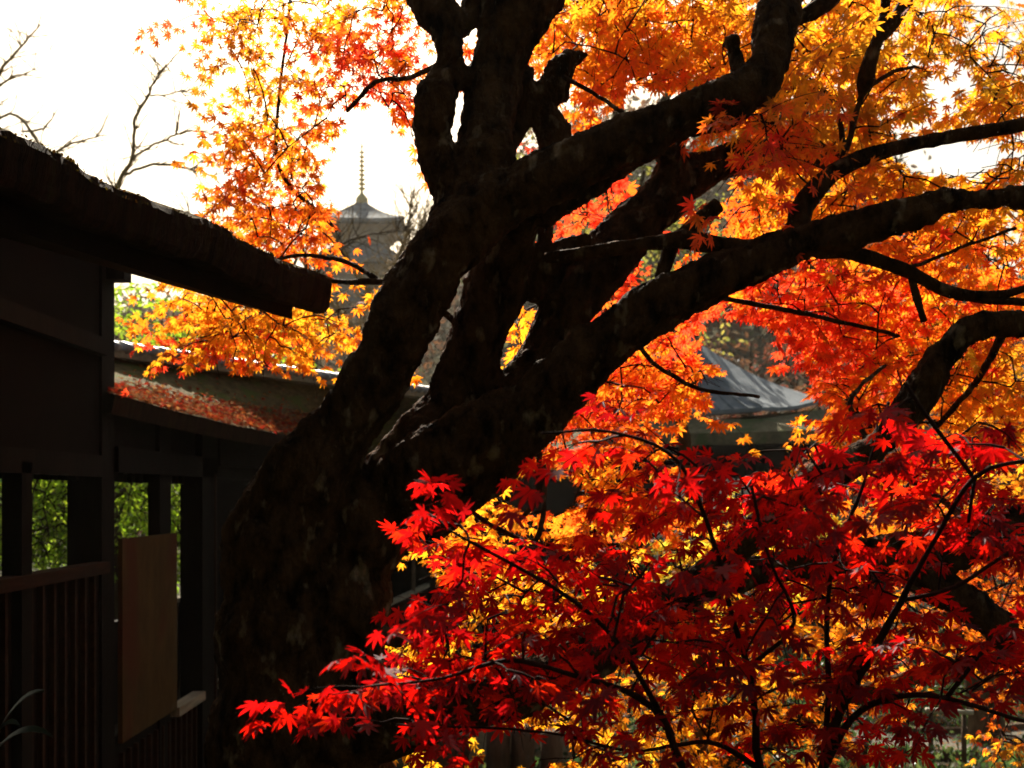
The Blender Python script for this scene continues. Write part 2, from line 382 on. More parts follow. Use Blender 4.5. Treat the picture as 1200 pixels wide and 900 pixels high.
while y < 7.8: mm.box(XW-.02, XW+.015, y, y+.035, .4, E-.56); y += .17
mm.build('batten', M_WOODB, g)
mm = MB(); y = 8.3
while y < 10.3: mm.box(XW-.02, XW+.012, y, y+.03, .4, E-1.95); y += .16
mm.build('batten', M_WOODB, g)
bx('handrail', (XW-.06, XW+.06, 3.0, 7.9, E-.56, E-.48), M_WOODB)
bx('lower_rail', (XW-.06, XW+.06, 9.55, 10.36, E-1.93, E-1.85), M_PALE)
bx('door_panel', (XW+.0, XW+.035, 8.22, 9.56, E-1.86, E-.33), M_PANEL)
bx('beam_end', (XW-.02, XW+.13, 7.98, 8.14, E+1.57, E+1.72), M_WOOD)
bx('wall_pipe', (XW+.05, XW+.065, 10.7, 10.73, 0, E+.2), M_WOODB)
# far side of the passage
bx('rear_rail', [(XW-2.15, XW-2.02, 14.8, 18, E-1.6, E-1.54)], M_PALE)
bx('rear_boarding', [(XW-2.12, XW-2.06, 5, 20, 0, E-1.6)], M_WOOD)
for y in (4, 7, 10.2, 12.6): bx('rear_post', (XW-2.15, XW-2.0, y, y+.15, 0, E+1.2), M_WOOD)
bx('floor', (XW-2.1, XW-.05, 3, 20, .35, .5), M_WOOD)
# thick bark roof with its eave towards the camera
def eaveX(y): return -1.86*.70+(y-2.8)/(5.2-2.8)*(.445)   # plan line of the eave
KX = 1.0
def roofA(u, v, lay):
    # u along the depth 0..1 (Y 1.2 .. 5.2), v around the section
    Y = 1.2+4.0*u
    ex = -1.49*(5.2/6)+((Y-2.77)/(5.2-2.77))*.442
    return Y, ex
def sect(Y):
    ex = -1.291+((Y-2.77)/2.43)*.442; th = .150+.012*math.sin(Y*1.3+.6)
    topz = E+.925+.09*((Y-2.77)/2.43)+.012*math.sin(Y*5.1)+.006*math.sin(Y*13)+.003*math.sin(Y*31)
    pts = []
    for t in np.linspace(0, 1, 7):                 # rounded eave face, from the lower lip to the top
        pts.append((ex-.02+.02*t-(.012 if t in (0, 1) else 0), topz-th*(1-t)))
    for k in range(1, 9): pts.append((ex-.10-.30*k, topz+.02+.105*k+.004*k*k))
    for k in range(8, -1, -1): pts.append((ex-.07-.30*k, topz-th+.0+.085*k))
    return pts
mm = MB(); ysx = np.linspace(.6, 5.2, 150); n0 = len(sect(1.))
for Y in ysx:
    for i, (x, z) in enumerate(sect(Y)):
        jx, jz = rng.normal(size=2)*(.0025 if i < 9 else .001); mm.v.append((x+jx, Y, z+jz))
mm.n = len(mm.v)
for j in range(len(ysx)-1):
    for i in range(n0): a = j*n0+i; b = j*n0+(i+1) % n0; mm.f.append((a, b, b+n0, a+n0)); mm.mi.append(1 if 6 <= i < 15 else 0)
mm.f.append(tuple(range(n0))); mm.mi.append(0); k = (len(ysx)-1)*n0; mm.f.append(tuple(k+i for i in range(n0-1, -1, -1))); mm.mi.append(0)
rf = mm.build('roof', [M_THATCH, M_MOSS], g, False)
mm = MB()                                      # under-eave board, set back and ending short
v = []
for Y in (.6, 5.12):
    ex = -1.291+((Y-2.77)/2.43)*.442; bz = E+.925+.09*((Y-2.77)/2.43)-.140
    v += [(ex-.16, Y, bz-.055), (ex-2.3, Y, bz+.55), (ex-2.3, Y, bz+.61), (ex-.16, Y, bz+.015)]
mm.add(v, [(0,1,2,3),(7,6,5,4),(0,4,5,1),(1,5,6,2),(2,6,7,3),(3,7,4,0)]); mm.build('eave_board', M_WOOD, g)
mm = MB()                                      # higher roof over the wall, hidden by the big eave
mm.add([(-2.8,5.3,E+1.86),(-2.8,8.25,E+1.86),(-3.8,8.25,E+2.35),(-3.8,5.3,E+2.35),(-5.2,5.3,E+1.7),(-5.2,8.25,E+1.7),(-2.8,5.3,E+1.80),(-2.8,8.25,E+1.80),(-3.8,8.25,E+2.2),(-3.8,5.3,E+2.2),(-5.2,5.3,E+1.6),(-5.2,8.25,E+1.6)],
 [(0,1,2,3),(3,2,5,4),(7,6,9,8),(8,9,10,11),(0,6,7,1),(4,5,11,10),(1,7,8,2),(2,8,11,5),(0,3,9,6),(3,4,10,9)])
mm.build('roof', M_THATCH, g)
mm = MB()                                      # moss tufts along the roof edge
tv = []; tp = []; tn = []; ts = []; tc_ = []
for _ in range(9000):
    Y = random.uniform(1.2, 5.2); s_ = sect(Y); i = random.choice((5, 6, 6, 6, 7, 8)); x, z = s_[i]
    if math.sin(Y*3.1)+math.sin(Y*7.7+1)+math.sin(Y*19) < random.uniform(-2.6, 2): continue
    tv.append((x+random.uniform(-.05, .01), Y, z)); tp.append(unit(rng.normal(size=3)*.6+np.array((0,0,.8)))); tn.append(rng.normal(size=3)); ts.append(random.uniform(.005, .014))
    tc_.append(random.choice([(.11,.075,.010),(.07,.055,.012),(.14,.06,.010),(.05,.03,.01)]))
tri_object('roof_moss', [(*leaf_arrays(T_OVAL, np.array(tv), np.array(tp), np.array(tn), np.array(ts), np.array(tc_)), 0)], [M_DRY], g)

# ================================================================ the long corridor beyond
g2 = thing('covered_corridor', 'long corridor with mossy bark roof and round ridge tiles, running behind the big trunk', 'corridor', (-2.4, 14, 0))
def eaveB(t): y = 7.95+(18-7.95)*t; return np.array((-2.85+(y-8.2)*.094+.03*math.sin(t*6), y, E+.70+.03*(1-t)**6-.05*math.sin(PI*min(1, t*1.7))))
def ridB(t): y = 9.0+(16.5-9.0)*t; return np.array((-3.97+(y-11)*.597, y, E+1.36))
def roofpt(u, v):
    a, b = eaveB(u), ridB(u); q = a+(b-a)*v; q[2] += .005*math.sin(PI*v); q[2] += .002*math.sin(u*160)+.005*math.sin(u*47+v*9); return q
mm = MB(); mm.grid(roofpt, 130, 24)
for e in (0,):                                 # eave lip
    mm.grid(lambda u, v: eaveB(u)+np.array((-.03*v, 0, -.002-.14*v)), 130, 1, 1)
mm.grid(lambda u, v: eaveB(u)+np.array((-.03, 0, -.14))+(ridB(u)+np.array((0,0,-.3))-eaveB(u)-np.array((-.03,0,-.14)))*v, 60, 3)
mm.grid(lambda u, v: ridB(u)+np.array((-1.9*v, .3*v, -.75*v)), 60, 4)
mm.build('roof', [M_MOSSROOF, M_THATCH], g2, True)
mm = MB()                                      # ridge: stone-pale course and round cap tiles lying across it
r0, r1 = ridB(0), ridB(.97); d = unit(r1-r0); L = np.linalg.norm(r1-r0); sx = np.array((d[1], -d[0], 0))
mm.beam(r0+np.array((0,0,.03)), r1+np.array((0,0,.03)), .36, .075)
mm.build('ridge_course', M_PALE, g2)
k = 0; s_ = 0.0; mm = MB()
while s_ < L:
    c = r0+d*s_+np.array((0,0,.055)); mm2 = []
    arc = [c+sx*(.19*math.cos(a))+d*(.05*math.cos(a))+np.array((0,0,.065*math.sin(a))) for a in np.linspace(.1, PI-.1, 7)]
    mm.tube(arc, [.066]*7, 8); s_ += .165
mm.build('ridge_tile', M_TILE, g2, True)
mm = MB()                                      # the further stretch of roof
for o_ in (0, -.14): mm.add([(-1.75,18.05,E+.72+o_),(-.45,32,E+.72+o_),(-1.9,32,E+1.4+o_),(-3.1,18.05,E+1.4+o_),(-3.6,32,E+.7+o_),(-4.7,18.05,E+.7+o_)], [(0,1,2,3),(3,2,4,5)])
mm.build('roof', M_THATCH, g2)
def wallB(y): return -2.95+.0973*(y-10.9)
mm = MB()
mm.beam((wallB(10.9), 10.9, E-1.89), (wallB(23), 23, E-1.89), .10, .07); mm.build('handrail', M_PALE, g2)
mm = MB(); y = 11
while y < 23: mm.beam((wallB(y), y, .5), (wallB(y), y, E-1.93), .03, .03); y += .17
mm.build('baluster', M_WOODB, g2)
for y in (12.8, 15.2, 18.3, 21.3): mm = MB(); mm.beam((wallB(y)+.03, y, 0), (wallB(y)+.03, y, E+.62), .06, .06); mm.build('post', M_LOG if y > 18 else M_WOOD, g2)
mm = MB(); mm.beam((wallB(10.9), 10.9, E+.5), (wallB(23), 23, E+.5), .12, .42); mm.build('lintel', M_WOOD, g2)
mm = MB(); mm.beam((wallB(11.5)-1.7, 11.5, .25), (wallB(23)-1.7, 23, .25), 1.0, .3)
mm.beam((wallB(16)-2.0, 16.2, 2.1), (wallB(32)-2.2, 33, 2.1), .1, 4.0); mm.build('rear_wall', M_WOOD, g2)
mm = MB(); mm.beam((wallB(10.9)-.8, 10.9, .4), (wallB(23)-.8, 23, .4), 1.9, .15); mm.build('floor', M_WOOD, g2)

# leaves that fell on the corridor roof
n = 6500; pos=[];tip=[];nor=[];sz=[];tt=[]
for _ in range(n):
    u = random.random()**1.1*.62; v = abs(random.gauss(0, .26)); 
    if random.random() < .12: v = random.random()*.9
    lim = .34+.25*math.exp(-((u-.10)/.12)**2)
    if v > .95 or (v > lim+.1 and random.random() < .8): continue
    q = roofpt(u, v)+np.array((0, 0, random.uniform(.006, .035))); pos.append(q); tip.append(unit(rng.normal(size=3)*np.array((1,1,.3))))
    nor.append(unit(np.array((.45,-.2,.85))+rng.normal(size=3)*.4)); sz.append(random.uniform(.025, .05))
    tt.append(random.choice([(.55,.05,.02),(.42,.03,.02),(.60,.14,.03),(.30,.06,.03),(.55,.25,.08),(.22,.10,.05),(.38,.20,.10)]))
tag(tri_object('fallen_leaves', [(*leaf_arrays(T_MID, np.array(pos), np.array(tip), np.array(nor), np.array(sz), np.array(tt)), 0)], [M_DRY]),
    'red and orange maple leaves scattered over the mossy corridor roof', 'fallen leaves', kind='stuff')

# ================================================================ hall with the grey roof, right of centre
g3 = thing('temple_hall', 'temple hall with grey sheet roof over a brown lower roof, seen beyond the orange leaves', 'hall', (5, 30, 0))
def hip(corners, apex, sag, th, mt, nm, nu=14, nv=8):
    mm = MB(); cs = [np.array(c) for c in corners]; ap = [np.array(a) for a in apex]
    for i in range(4):
        a, b = cs[i], cs[(i+1) % 4]; ta, tb = ap[i], ap[(i+1) % 4]
        def fn(u, v, a=a, b=b, ta=ta, tb=tb):
            e = a+(b-a)*u; e = e+np.array((0,0,-.22*math.sin(PI*u)*sag)); t = ta+(tb-ta)*u; q = e+(t-e)*v; q[2] -= sag*math.sin(PI*v)*.55; return q
        mm.grid(fn, nu, nv)
        mm.grid(lambda u, v, fn=fn: fn(u, 0)+np.array((0,0,-th*v)), nu, 1)
    mm.add([c+np.array((0,0,-th)) for c in cs], [(0,1,2,3)])
    return mm.build(nm, mt, g3, False)
def rel(px, Y, z): q = P(px, HZ, Y); q[2] = E+z; return q
up = [rel(893, 28, 2.24), rel(964, 31, 2.72), rel(800, 35, 2.6), rel(672, 30.5, 2.35)]
ap = rel(797, 31.2, 4.55)
hip(up, [ap+np.array((.3,0,0)), ap+np.array((.3,.3,0)), ap+np.array((-.3,.3,0)), ap+np.array((-.3,0,0))], .42, .10, M_COPPER, 'upper_roof')
lowr = [rel(947, 27, 1.60), rel(988, 31, 1.75), rel(800, 37, 1.6), rel(640, 29.6, 1.55)]
hip(lowr, [np.array(u_)+np.array((0,0,-.3)) for u_ in up], .06, .30, M_DIRTROOF, 'lower_roof')
mm = MB()                                      # seams running up the grey roof
for i in range(15):
    t = i/14; a = up[3]+(up[0]-up[3])*t+np.array((0,0,-.09*math.sin(PI*t))); pts = []
    for v in np.linspace(0, .97, 8): q = a+(ap-a)*v; q = q.copy(); q[2] -= .42*math.sin(PI*v)*.55-.02; pts.append(q)
    mm.tube(pts, [.022]*8, 4)
mm.build('roof_seam', M_COPPER, g3)
cx = [lowr[0]+(np.array((lowr[0]+lowr[1]+lowr[2]+lowr[3])/4)-lowr[0])*.16, 0, 0, 0]
cen = (lowr[0]+lowr[1]+lowr[2]+lowr[3])/4; wc = [c+(cen-c)*.2 for c in lowr]
mm = MB()
for i in range(4):
    a, b = wc[i].copy(), wc[(i+1) % 4].copy(); a[2] = b[2] = 2.4; mm.beam(a, b, .1, 4.8)
mm.build('wall', M_WOOD, g3)
for i in range(6):
    q = wc[3]+(wc[0]-wc[3])*(i/5)+np.array((.1,-.35,0)); mm = MB(); mm.box(q[0]-.1, q[0]+.1, q[1]-.1, q[1]+.1, 0, E+1.4); mm.build('post', M_WOOD, g3)
g3b = thing('side_passage', 'low passage roof with pale mossy top, between the trunk and the grey roofed hall', 'passage', (1, 26, 0))
mm = MB(); a, b, c, d_ = rel(360, 25, 1.02), rel(690, 25.5, 1.02), rel(690, 28, 2.0), rel(360, 27.5, 2.0)
for o_ in (0, -.32): mm.add([q+np.array((0,0,o_)) for q in (a, b, c, d_)], [(0,1,2,3)])
mm.add([a, b, b+np.array((0,0,-.32)), a+np.array((0,0,-.32))], [(0,1,2,3)]); mm.build('roof', M_DIRTROOF, g3b)
mm = MB(); mm.box(-4.9, 3.0, 26.3, 26.4, 0, E+.9); mm.build('wall', M_WOOD, g3b)
for x in (-.6, .5, 1.6, 2.6): mm = MB(); mm.box(x, x+.14, 25.6, 25.74, 0, E+.75); mm.build('post', M_WOOD, g3b)
# white slatted fence below the hall
g4 = thing('slatted_fence', 'small white slatted fence standing below the hall eave', 'fence', (*P(812, 580, 22)[:2], 0))
mm = MB(); y0 = 22; 
for i in range(15): x = P(770, 0, y0)[0]+i*.125; mm.box(x, x+.055, y0, y0+.04, E-.95, E+.33)
mm.build('slat', M_WHITE, g4)
mm = MB(); xa, xb = P(768, 0, y0)[0], P(880, 0, y0)[0]; mm.box(xa, xb, y0+.04, y0+.08, E+.18, E+.27); mm.box(xa, xb, y0+.04, y0+.08, E-.85, E-.76); mm.build('rail', M_WHITE, g4)
for x in (xa, xb-.08): mm = MB(); mm.box(x, x+.09, y0+.08, y0+.17, 0, E+.38); mm.build('post', M_WHITE, g4)
# distant roof seen in the gap between the limbs
g5 = thing('gate_roof', 'small dark tiled gate roof glimpsed between the big limbs', 'gate', (*P(728, 580, 40)[:2], 0))
c0 = P(728, 342, 40)
mm = MB(); hw = 1.6
mm.add([c0+np.array(q) for q in ((-hw,-1.2,-.5),(hw,-1.2,-.5),(hw*.6,0,.3),(-hw*.6,0,.3),(-hw,1.2,-.5),(hw,1.2,-.5))], [(0,1,2,3),(3,2,5,4),(0,3,4),(1,5,2),(0,4,5,1)]); mm.build('roof', M_TILE, g5)
mm = MB(); mm.box(c0[0]-1, c0[0]+1, 39.95, 40.15, c0[2]+.25, c0[2]+.5); mm.build('ridge', M_TILE, g5)
for sx_ in (-.9, .9): mm = MB(); mm.box(c0[0]+sx_-.12, c0[0]+sx_+.12, 39.9, 40.14, 0, c0[2]-.45); mm.build('post', M_WOOD, g5)

# ================================================================ far pagoda
pgY = 150.0; pc_ = P(424, 580, pgY)
g6 = thing('pagoda', 'distant five storey pagoda with a tall ringed spire on the wooded hill', 'pagoda', (pc_[0], pgY, 20))
gz = lambda py: CZ+(HZ-py)/F*pgY
def pyr(mm, zE, hw, zT, ht, rot=PI/4+.06, lift=.3):
    n = 10
    for i in range(4):
        a0 = rot+i*PI/2; a1 = a0+PI/2
        A = np.array((math.cos(a0), math.sin(a0), 0)); B = np.array((math.cos(a1), math.sin(a1), 0))
        def fn(u, v, A=A, B=B):
            e = (A+(B-A)*u); h = hw*(1-v)+ht*v; cor = (abs(2*u-1)**3)*lift*(1-v)**2
            z = zE+(zT-zE)*(v*.55+v*v*.45)+cor; return np.array((pc_[0], pgY, 0))+np.array((e[0]*h*1.414, e[1]*h*1.414, z))
        mm.grid(fn, n, 8)
        mm.grid(lambda u, v, fn=fn: fn(u, 0)*np.array((1,1,1))+np.array((0,0,-.5*v)), n, 1)
levels = [(268, 6.0, 238, .6), (314, 6.4, 288, 3.0), (358, 6.0, 334, 3.3), (404, 6.5, 380, 3.7), (450, 7.0, 426, 4.1)]
for pe, hw, pt_, ht in levels:
    mm = MB(); pyr(mm, gz(pe), hw, gz(pt_), ht); mm.build('tiled_roof', M_TILEP, g6)
for k, (pe, hw, pt_, ht) in enumerate(levels):
    mm = MB(); h = 3.5+.35*k; z1 = gz(pe)-.35; z0 = gz(levels[k+1][2])-.4 if k < 4 else gz(500); R = h*1.414
    v = [(pc_[0]+R*math.cos(PI/4+.06+i*PI/2), pgY+R*math.sin(PI/4+.06+i*PI/2), z) for z in (z0, z1) for i in range(4)]; mm.hexa(v)
    h2 = h*1.35*1.414; v = [(pc_[0]+(R if j == 0 else h2)*math.cos(PI/4+.06+i*PI/2), pgY+(R if j == 0 else h2)*math.sin(PI/4+.06+i*PI/2), z) for j, z in enumerate((z1-1.6, z1-.1)) for i in range(4)]; mm.hexa(v)
    mm.build('storey', M_PAGW, g6)
mm = MB(); zt, zb = gz(168), gz(238)
mm.tube([(pc_[0], pgY, zb), (pc_[0], pgY, zt)], [.24, .10], 8)
mm.tube([(pc_[0], pgY, zb-.2), (pc_[0], pgY, zb+.7), (pc_[0], pgY, zb+1.3)], [.9, .8, .3], 8)
for i in range(9): z = zb+1.9+i*.62; mm.tube([(pc_[0], pgY, z), (pc_[0], pgY, z+.13)], [.55-.02*i]*2, 10)
mm.tube([(pc_[0], pgY, zt-.5), (pc_[0], pgY, zt-.2)], [.25, .1], 8)
mm.build('spire', M_GOLD, g6)

# ================================================================ far wood on the hill
n = 2600; pos=[];tip=[];nor=[];sz=[];tt=[]
for _ in range(n):
    y = random.uniform(60, 260); u = random.uniform(-.50, .55); x = u*y
    if abs(u-(-.137)) < .05 and y < 150 and y > 100 and random.random() < .6: continue
    base = hill_h(x, y); R = random.uniform(2.2, 4.2); hgt = random.uniform(5, 9)
    col = random.choice([(.11,.09,.06),(.14,.10,.06),(.10,.11,.05),(.16,.09,.06),(.09,.085,.06),(.20,.09,.04)])
    for k in range(46):
        d = unit(rng.normal(size=3)); r = R*random.random()**.4
        pos.append((x+d[0]*r, y+d[1]*r, base+hgt*.7+d[2]*r*1.1)); tip.append(rng.normal(size=3)); nor.append(rng.normal(size=3)+np.array((0,0,.6))); sz.append(random.uniform(.5, 1.1)); tt.append(np.array(col)*random.uniform(1.2, 2.1))  # tints raised so part of the distance haze sits in the colour
tag(tri_object('far_wood', [(*leaf_arrays(T_OVAL, np.array(pos), np.array(tip), np.array(nor), np.array(sz), np.array(tt)), 0)], [M_DRY]),
    'hazy brown and olive woodland covering the hill around the pagoda', 'woodland', kind='stuff')

# ================================================================ the great maple
def L_(rows, sy=0.0):     # (px, py, rpx, Y)
    return [(*P(a, b, Y+sy), px2m(r, Y)) for a, b, r, Y in rows]
big = [
 # trunk
 [(330,1460,165,5.1),(325,1200,125,5.05),(325,1000,98,5.0),(325,900,82,5.0),(322,800,72,5.0),(322,700,70,5.0),(335,620,68,5.0),(365,560,55,4.95),(410,490,44,4.9),(450,425,41,4.85),(486,355,40,4.8),(520,295,42,4.8),(568,245,40,4.8),(640,210,34,4.75),(720,169,29,4.7),(800,137,31,4.7),(865,113,30,4.7),(893,92,26,4.7),(903,60,25,4.72),(910,15,27,4.8),(925,-40,26,4.9),(935,-90,22,5.0),(915,-180,16,5.1),(950,-280,10,5.2),(940,-380,4,5.3)],
 # right half of the trunk, rising into limb B
 [(395,1300,120,5.2),(400,1050,90,5.15),(395,900,74,5.1),(392,780,66,5.1),(395,680,66,5.1),(425,610,62,5.1),(478,545,52,5.12),(518,490,42,5.15),(543,437,37,5.2),(560,390,38,5.2),(580,340,38,5.2),(596,285,36,5.15),(600,240,34,5.0)],
 # upright centre limb
 [(545,260,46,4.85),(566,205,38,4.9),(572,150,35,4.95),(580,90,37,5.0),(600,30,43,5.0),(618,-30,46,5.05),(632,-100,38,5.1),(610,-200,28,5.2),(650,-330,16,5.3),(640,-450,6,5.4)],
 [(590,70,30,5.1),(585,10,30,5.1),(570,-50,28,5.2)],
 # twisted left limb
 [(540,250,22,4.85),(522,205,22,4.85),(507,165,27,4.85),(510,125,26,4.85),(526,90,23,4.9),(528,52,24,4.9),(512,18,29,4.95),(490,-15,26,5.0),(465,-60,24,5.1),(430,-150,16,5.2),(440,-250,9,5.3),(400,-340,3,5.4)],
 [(540,35,14,4.95),(553,12,13,5.0),(562,-20,14,5.0)],
 # twisted stub behind
 [(656,190,15,5.2),(646,152,20,5.2),(630,118,16,5.2),(650,105,19,5.2),(658,82,17,5.2),(668,66,11,5.2),(690,62,5,5.2)],
 [(586,215,12,5.1),(597,172,9,5.15),(613,130,13,5.2),(610,80,18,5.1)],
 # limb C
 [(470,600,56,5.15),(545,540,54,5.15),(590,490,42,5.2),(624,432,31,5.3),(655,376,31,5.35),(690,330,34,5.4),(731,280,35,5.4),(774,236,34,5.45),(800,208,30,5.5),(848,190,22,5.55),(900,182,17,5.6),(955,182,17,5.6),(990,196,10,5.6)],
 [(782,165,18,5.3),(788,190,25,5.4),(780,230,26,5.45)],
 [(760,178,13,5.0),(715,200,14,5.0),(674,226,16,5.0),(630,258,20,5.0)],
 [(692,285,13,5.2),(655,300,17,5.2),(642,330,17,5.25),(637,360,7,5.35)],
 [(640,262,10,5.2),(634,300,8,5.2),(627,350,8,5.2)],
 # limb D
 [(460,575,50,5.05),(540,540,58,5.0),(600,500,46,4.95),(645,462,40,4.9),(700,412,35,4.85),(760,366,32,4.8),(830,328,30,4.75),(895,301,27,4.7),(955,280,25,4.7),(1010,266,24,4.65),(1065,252,24,4.6),(1110,236,17,4.6),(1160,232,14,4.6),(1210,232,14,4.6),(1290,240,13,4.6),(1400,215,10,4.7),(1520,225,7,4.8),(1640,190,3,4.9)],
 [(1070,255,18,4.6),(1082,268,15,4.6)],
 # low limb sweeping right behind the red leaves
 [(360,860,60,5.0),(450,845,48,4.9),(530,825,42,4.8),(600,803,38,4.7),(680,770,34,4.6),(760,725,28,4.5),(830,672,24,4.45),(885,625,22,4.4),(960,560,20,4.4),(1030,520,22,4.4),(1075,465,22,4.4),(1108,410,21,4.4),(1145,383,18,4.4),(1200,380,17,4.4),(1290,400,16,4.4),(1380,385,12,4.5),(1480,410,8,4.6),(1600,390,3,4.7)],
 [(700,770,26,4.6),(800,700,22,4.6),(900,668,20,4.6),(990,655,24,4.6),(1080,650,30,4.6),(1150,632,28,4.6),(1220,612,26,4.6),(1320,590,20,4.6),(1430,555,14,4.7),(1540,560,9,4.8),(1660,520,3,4.9)],
 [(1050,655,22,4.6),(1100,690,21,4.55),(1145,718,22,4.5),(1176,742,22,4.5),(1180,762,14,4.5)],
 # cut stub at the waist of the trunk
 [(395,720,20,4.95),(430,733,14,4.9),(462,747,13,4.85),(474,750,8,4.85)],
 # stub at top
 [(868,100,12,4.75),(862,65,11,4.8),(858,42,8,4.8)],
]
thin = [
 [(940,300,13,4.75),(935,262,14,4.8),(955,222,13,4.85),(1000,190,11,4.9),(1060,168,9,4.9),(1115,158,8,4.9),(1150,152,8,4.9),(1210,142,8,4.9),(1290,130,7,4.9),(1400,105,5,5.0),(1500,110,2,5.1)],
 [(940,292,12,4.8),(860,288,11,4.8),(800,280,11,4.8),(770,285,9,4.8),(640,300,7,5.0)],
 [(770,360,9,4.85),(776,320,8,4.85),(785,290,9,4.85)],
 [(800,275,9,4.85),(820,258,10,4.85),(842,240,8,4.85)],
 [(950,290,10,4.75),(1000,297,9,4.75),(1055,318,8,4.75),(1110,345,7,4.75),(1160,350,5,4.75),(1215,338,4,4.75)],
 [(1120,347,5,4.75),(1160,352,5,4.75),(1210,356,5,4.75)],
 [(1068,325,5,4.75),(1075,350,5,4.75),(1083,375,4,4.75)],
 [(925,25,9,4.85),(950,15,9,4.9),(975,-5,10,4.9),(1000,-50,9,5.0)],
 [(1040,-30,6,5.0),(1036,20,6,5.0),(1022,65,8,5.0),(1012,100,10,5.0),(1008,112,4,5.0),(994,160,4,4.95),(982,200,4,4.9)],
 [(1075,-20,5,5.0),(1050,22,8,5.0),(1036,42,6,5.0)],
 [(1010,105,3,5.0),(1050,85,2.5,5.1),(1075,80,2,5.2)],
 [(958,96,3,5.2),(985,140,3,5.2),(990,185,4,5.2)],
 [(660,90,3,5.1),(695,110,2.5,4.95),(730,135,2.5,4.85)],
 [(535,65,4,5.0),(480,90,3,5.1),(440,95,3,5.3),(405,130,2.5,5.6)],
 [(490,330,4,5.0),(440,332,4,5.1),(400,333,3,5.3),(330,310,2.5,5.6)],
 [(440,326,3,5.1),(400,305,3,5.3),(330,300,2,5.6),(250,345,2,6.0)],
 [(535,380,4,5.2),(515,362,4,5.2),(460,330,3,5.5)],
 [(735,385,3,5.0),(770,430,2.5,5.2),(820,455,2.5,5.3),(890,462,2,5.5)],
 [(850,350,3,4.9),(920,362,3,5.0),(1000,378,2.5,5.1),(1060,395,2,5.2)],
 [(990,300,2,5.0),(1060,310,2.5,4.9),(1100,300,2,5.0),(1190,262,2,5.2)],
 [(640,560,3,4.6),(632,620,3,4.3),(625,640,3,4.2)],
 [(632,530,3.5,4.9),(632,585,3,4.8),(610,610,2.5,4.8)],
 [(1020,525,4,4.5),(1000,470,3,4.7),(1040,430,2,5.0)],
 [(500,560,5,5.2),(560,600,3,5.6),(640,640,3,6.0),(760,640,3,6.2)],
 [(395,270,2.5,6.2),(330,200,2.5,6.3),(332,90,2,6.4),(340,0,2,6.4)],
 [(528,20,6,5.1),(470,-20,5,5.5),(400,-60,5,6.0),(300,-40,4,6.4)],
 [(1180,380,6,4.5),(1150,440,4,4.9),(1100,500,3,5.3)],
 [(1150,640,6,4.7),(1120,600,4,5.2),(1060,560,3,5.6)],
]
root = thing('maple_tree', 'huge dark old maple with thick leaning limbs and orange and yellow crown', 'tree', tuple(P(345, 1455, 5.1)[:2])+(0,))
wood = []
mm = MB(); 
for rows in big:
    s_ = spline(L_(rows), .05)
    nz = np.array([math.sin(i*.83+len(rows))*.05+math.sin(i*.31)*.05+random.uniform(-.02, .02) for i in range(len(s_))])
    s_[:, 3] *= (1+nz)*.9; wood += list(s_[::3, :3])
    v_, f_ = tube_geo(s_[:, :3], s_[:, 3], 40); v_ = np.array(v_); ii = np.repeat(np.arange(len(s_)), 40); aa = np.tile(np.arange(40), len(s_))*2*PI/40
    ln_ = ii*.05; ph = rng.uniform(0, 6, 6)
    fl = .050*np.sin(3*aa+ph[0]+1.1*np.sin(ln_*2.1+ph[1]))+.040*np.sin(5*aa+ph[2]+1.7*np.sin(ln_*3.3+ph[3]))+.022*np.sin(11*aa+ph[4]+2.5*np.sin(ln_*5+ph[5]))
    ctr = s_[ii, :3]; v_ = ctr+(v_-ctr)*(1+fl)[:, None]; mm.add(v_, f_)
me = bpy.data.meshes.new('tmp'); me.from_pydata(mm.v, [], mm.f)
tmp = bpy.data.objects.new('tmp', me); COL.objects.link(tmp)
rm = tmp.modifiers.new('r', 'REMESH'); rm.mode = 'VOXEL'; rm.voxel_size = .013; rm.use_smooth_shade = True
sm_ = tmp.modifiers.new('s', 'SMOOTH'); sm_.iterations = 4; sm_.factor = .5
for nme, sc_, st in (('t1', .26, .075), ('t2', .07, .034), ('t3', .025, .020)):
    tx = bpy.data.textures.new(nme, 'CLOUDS'); tx.noise_scale = sc_; tx.noise_depth = 3
    dm = tmp.modifiers.new(nme, 'DISPLACE'); dm.texture = tx; dm.strength = st; dm.mid_level = .5; dm.texture_coords = 'LOCAL'
dg = bpy.context.evaluated_depsgraph_get(); ev = bpy.data.meshes.new_from_object(tmp.evaluated_get(dg))
bpy.data.objects.remove(tmp)
ev.transform(__import__('mathutils').Matrix.Translation(-root.location)); ev.materials.clear(); ev.materials.append(M_BARK)
ev.polygons.foreach_set('use_smooth', [True]*len(ev.polygons))
o = bpy.data.objects.new('trunk', ev); COL.objects.link(o); o.parent = root
for rows in thin:
    s_ = spline(L_(rows), .04); wood += list(s_[::2, :3])
    s_[:, :3] += np.cumsum(rng.normal(size=(len(s_), 3))*.0022, axis=0)*np.minimum(1, np.arange(len(s_))/6)[:, None]
    s_[:, 3] *= 1+rng.normal(size=len(s_))*.06
    mm = MB(); mm.tube(s_[:, :3], s_[:, 3], 8); mm.build('branch', M_BARK, root, True)

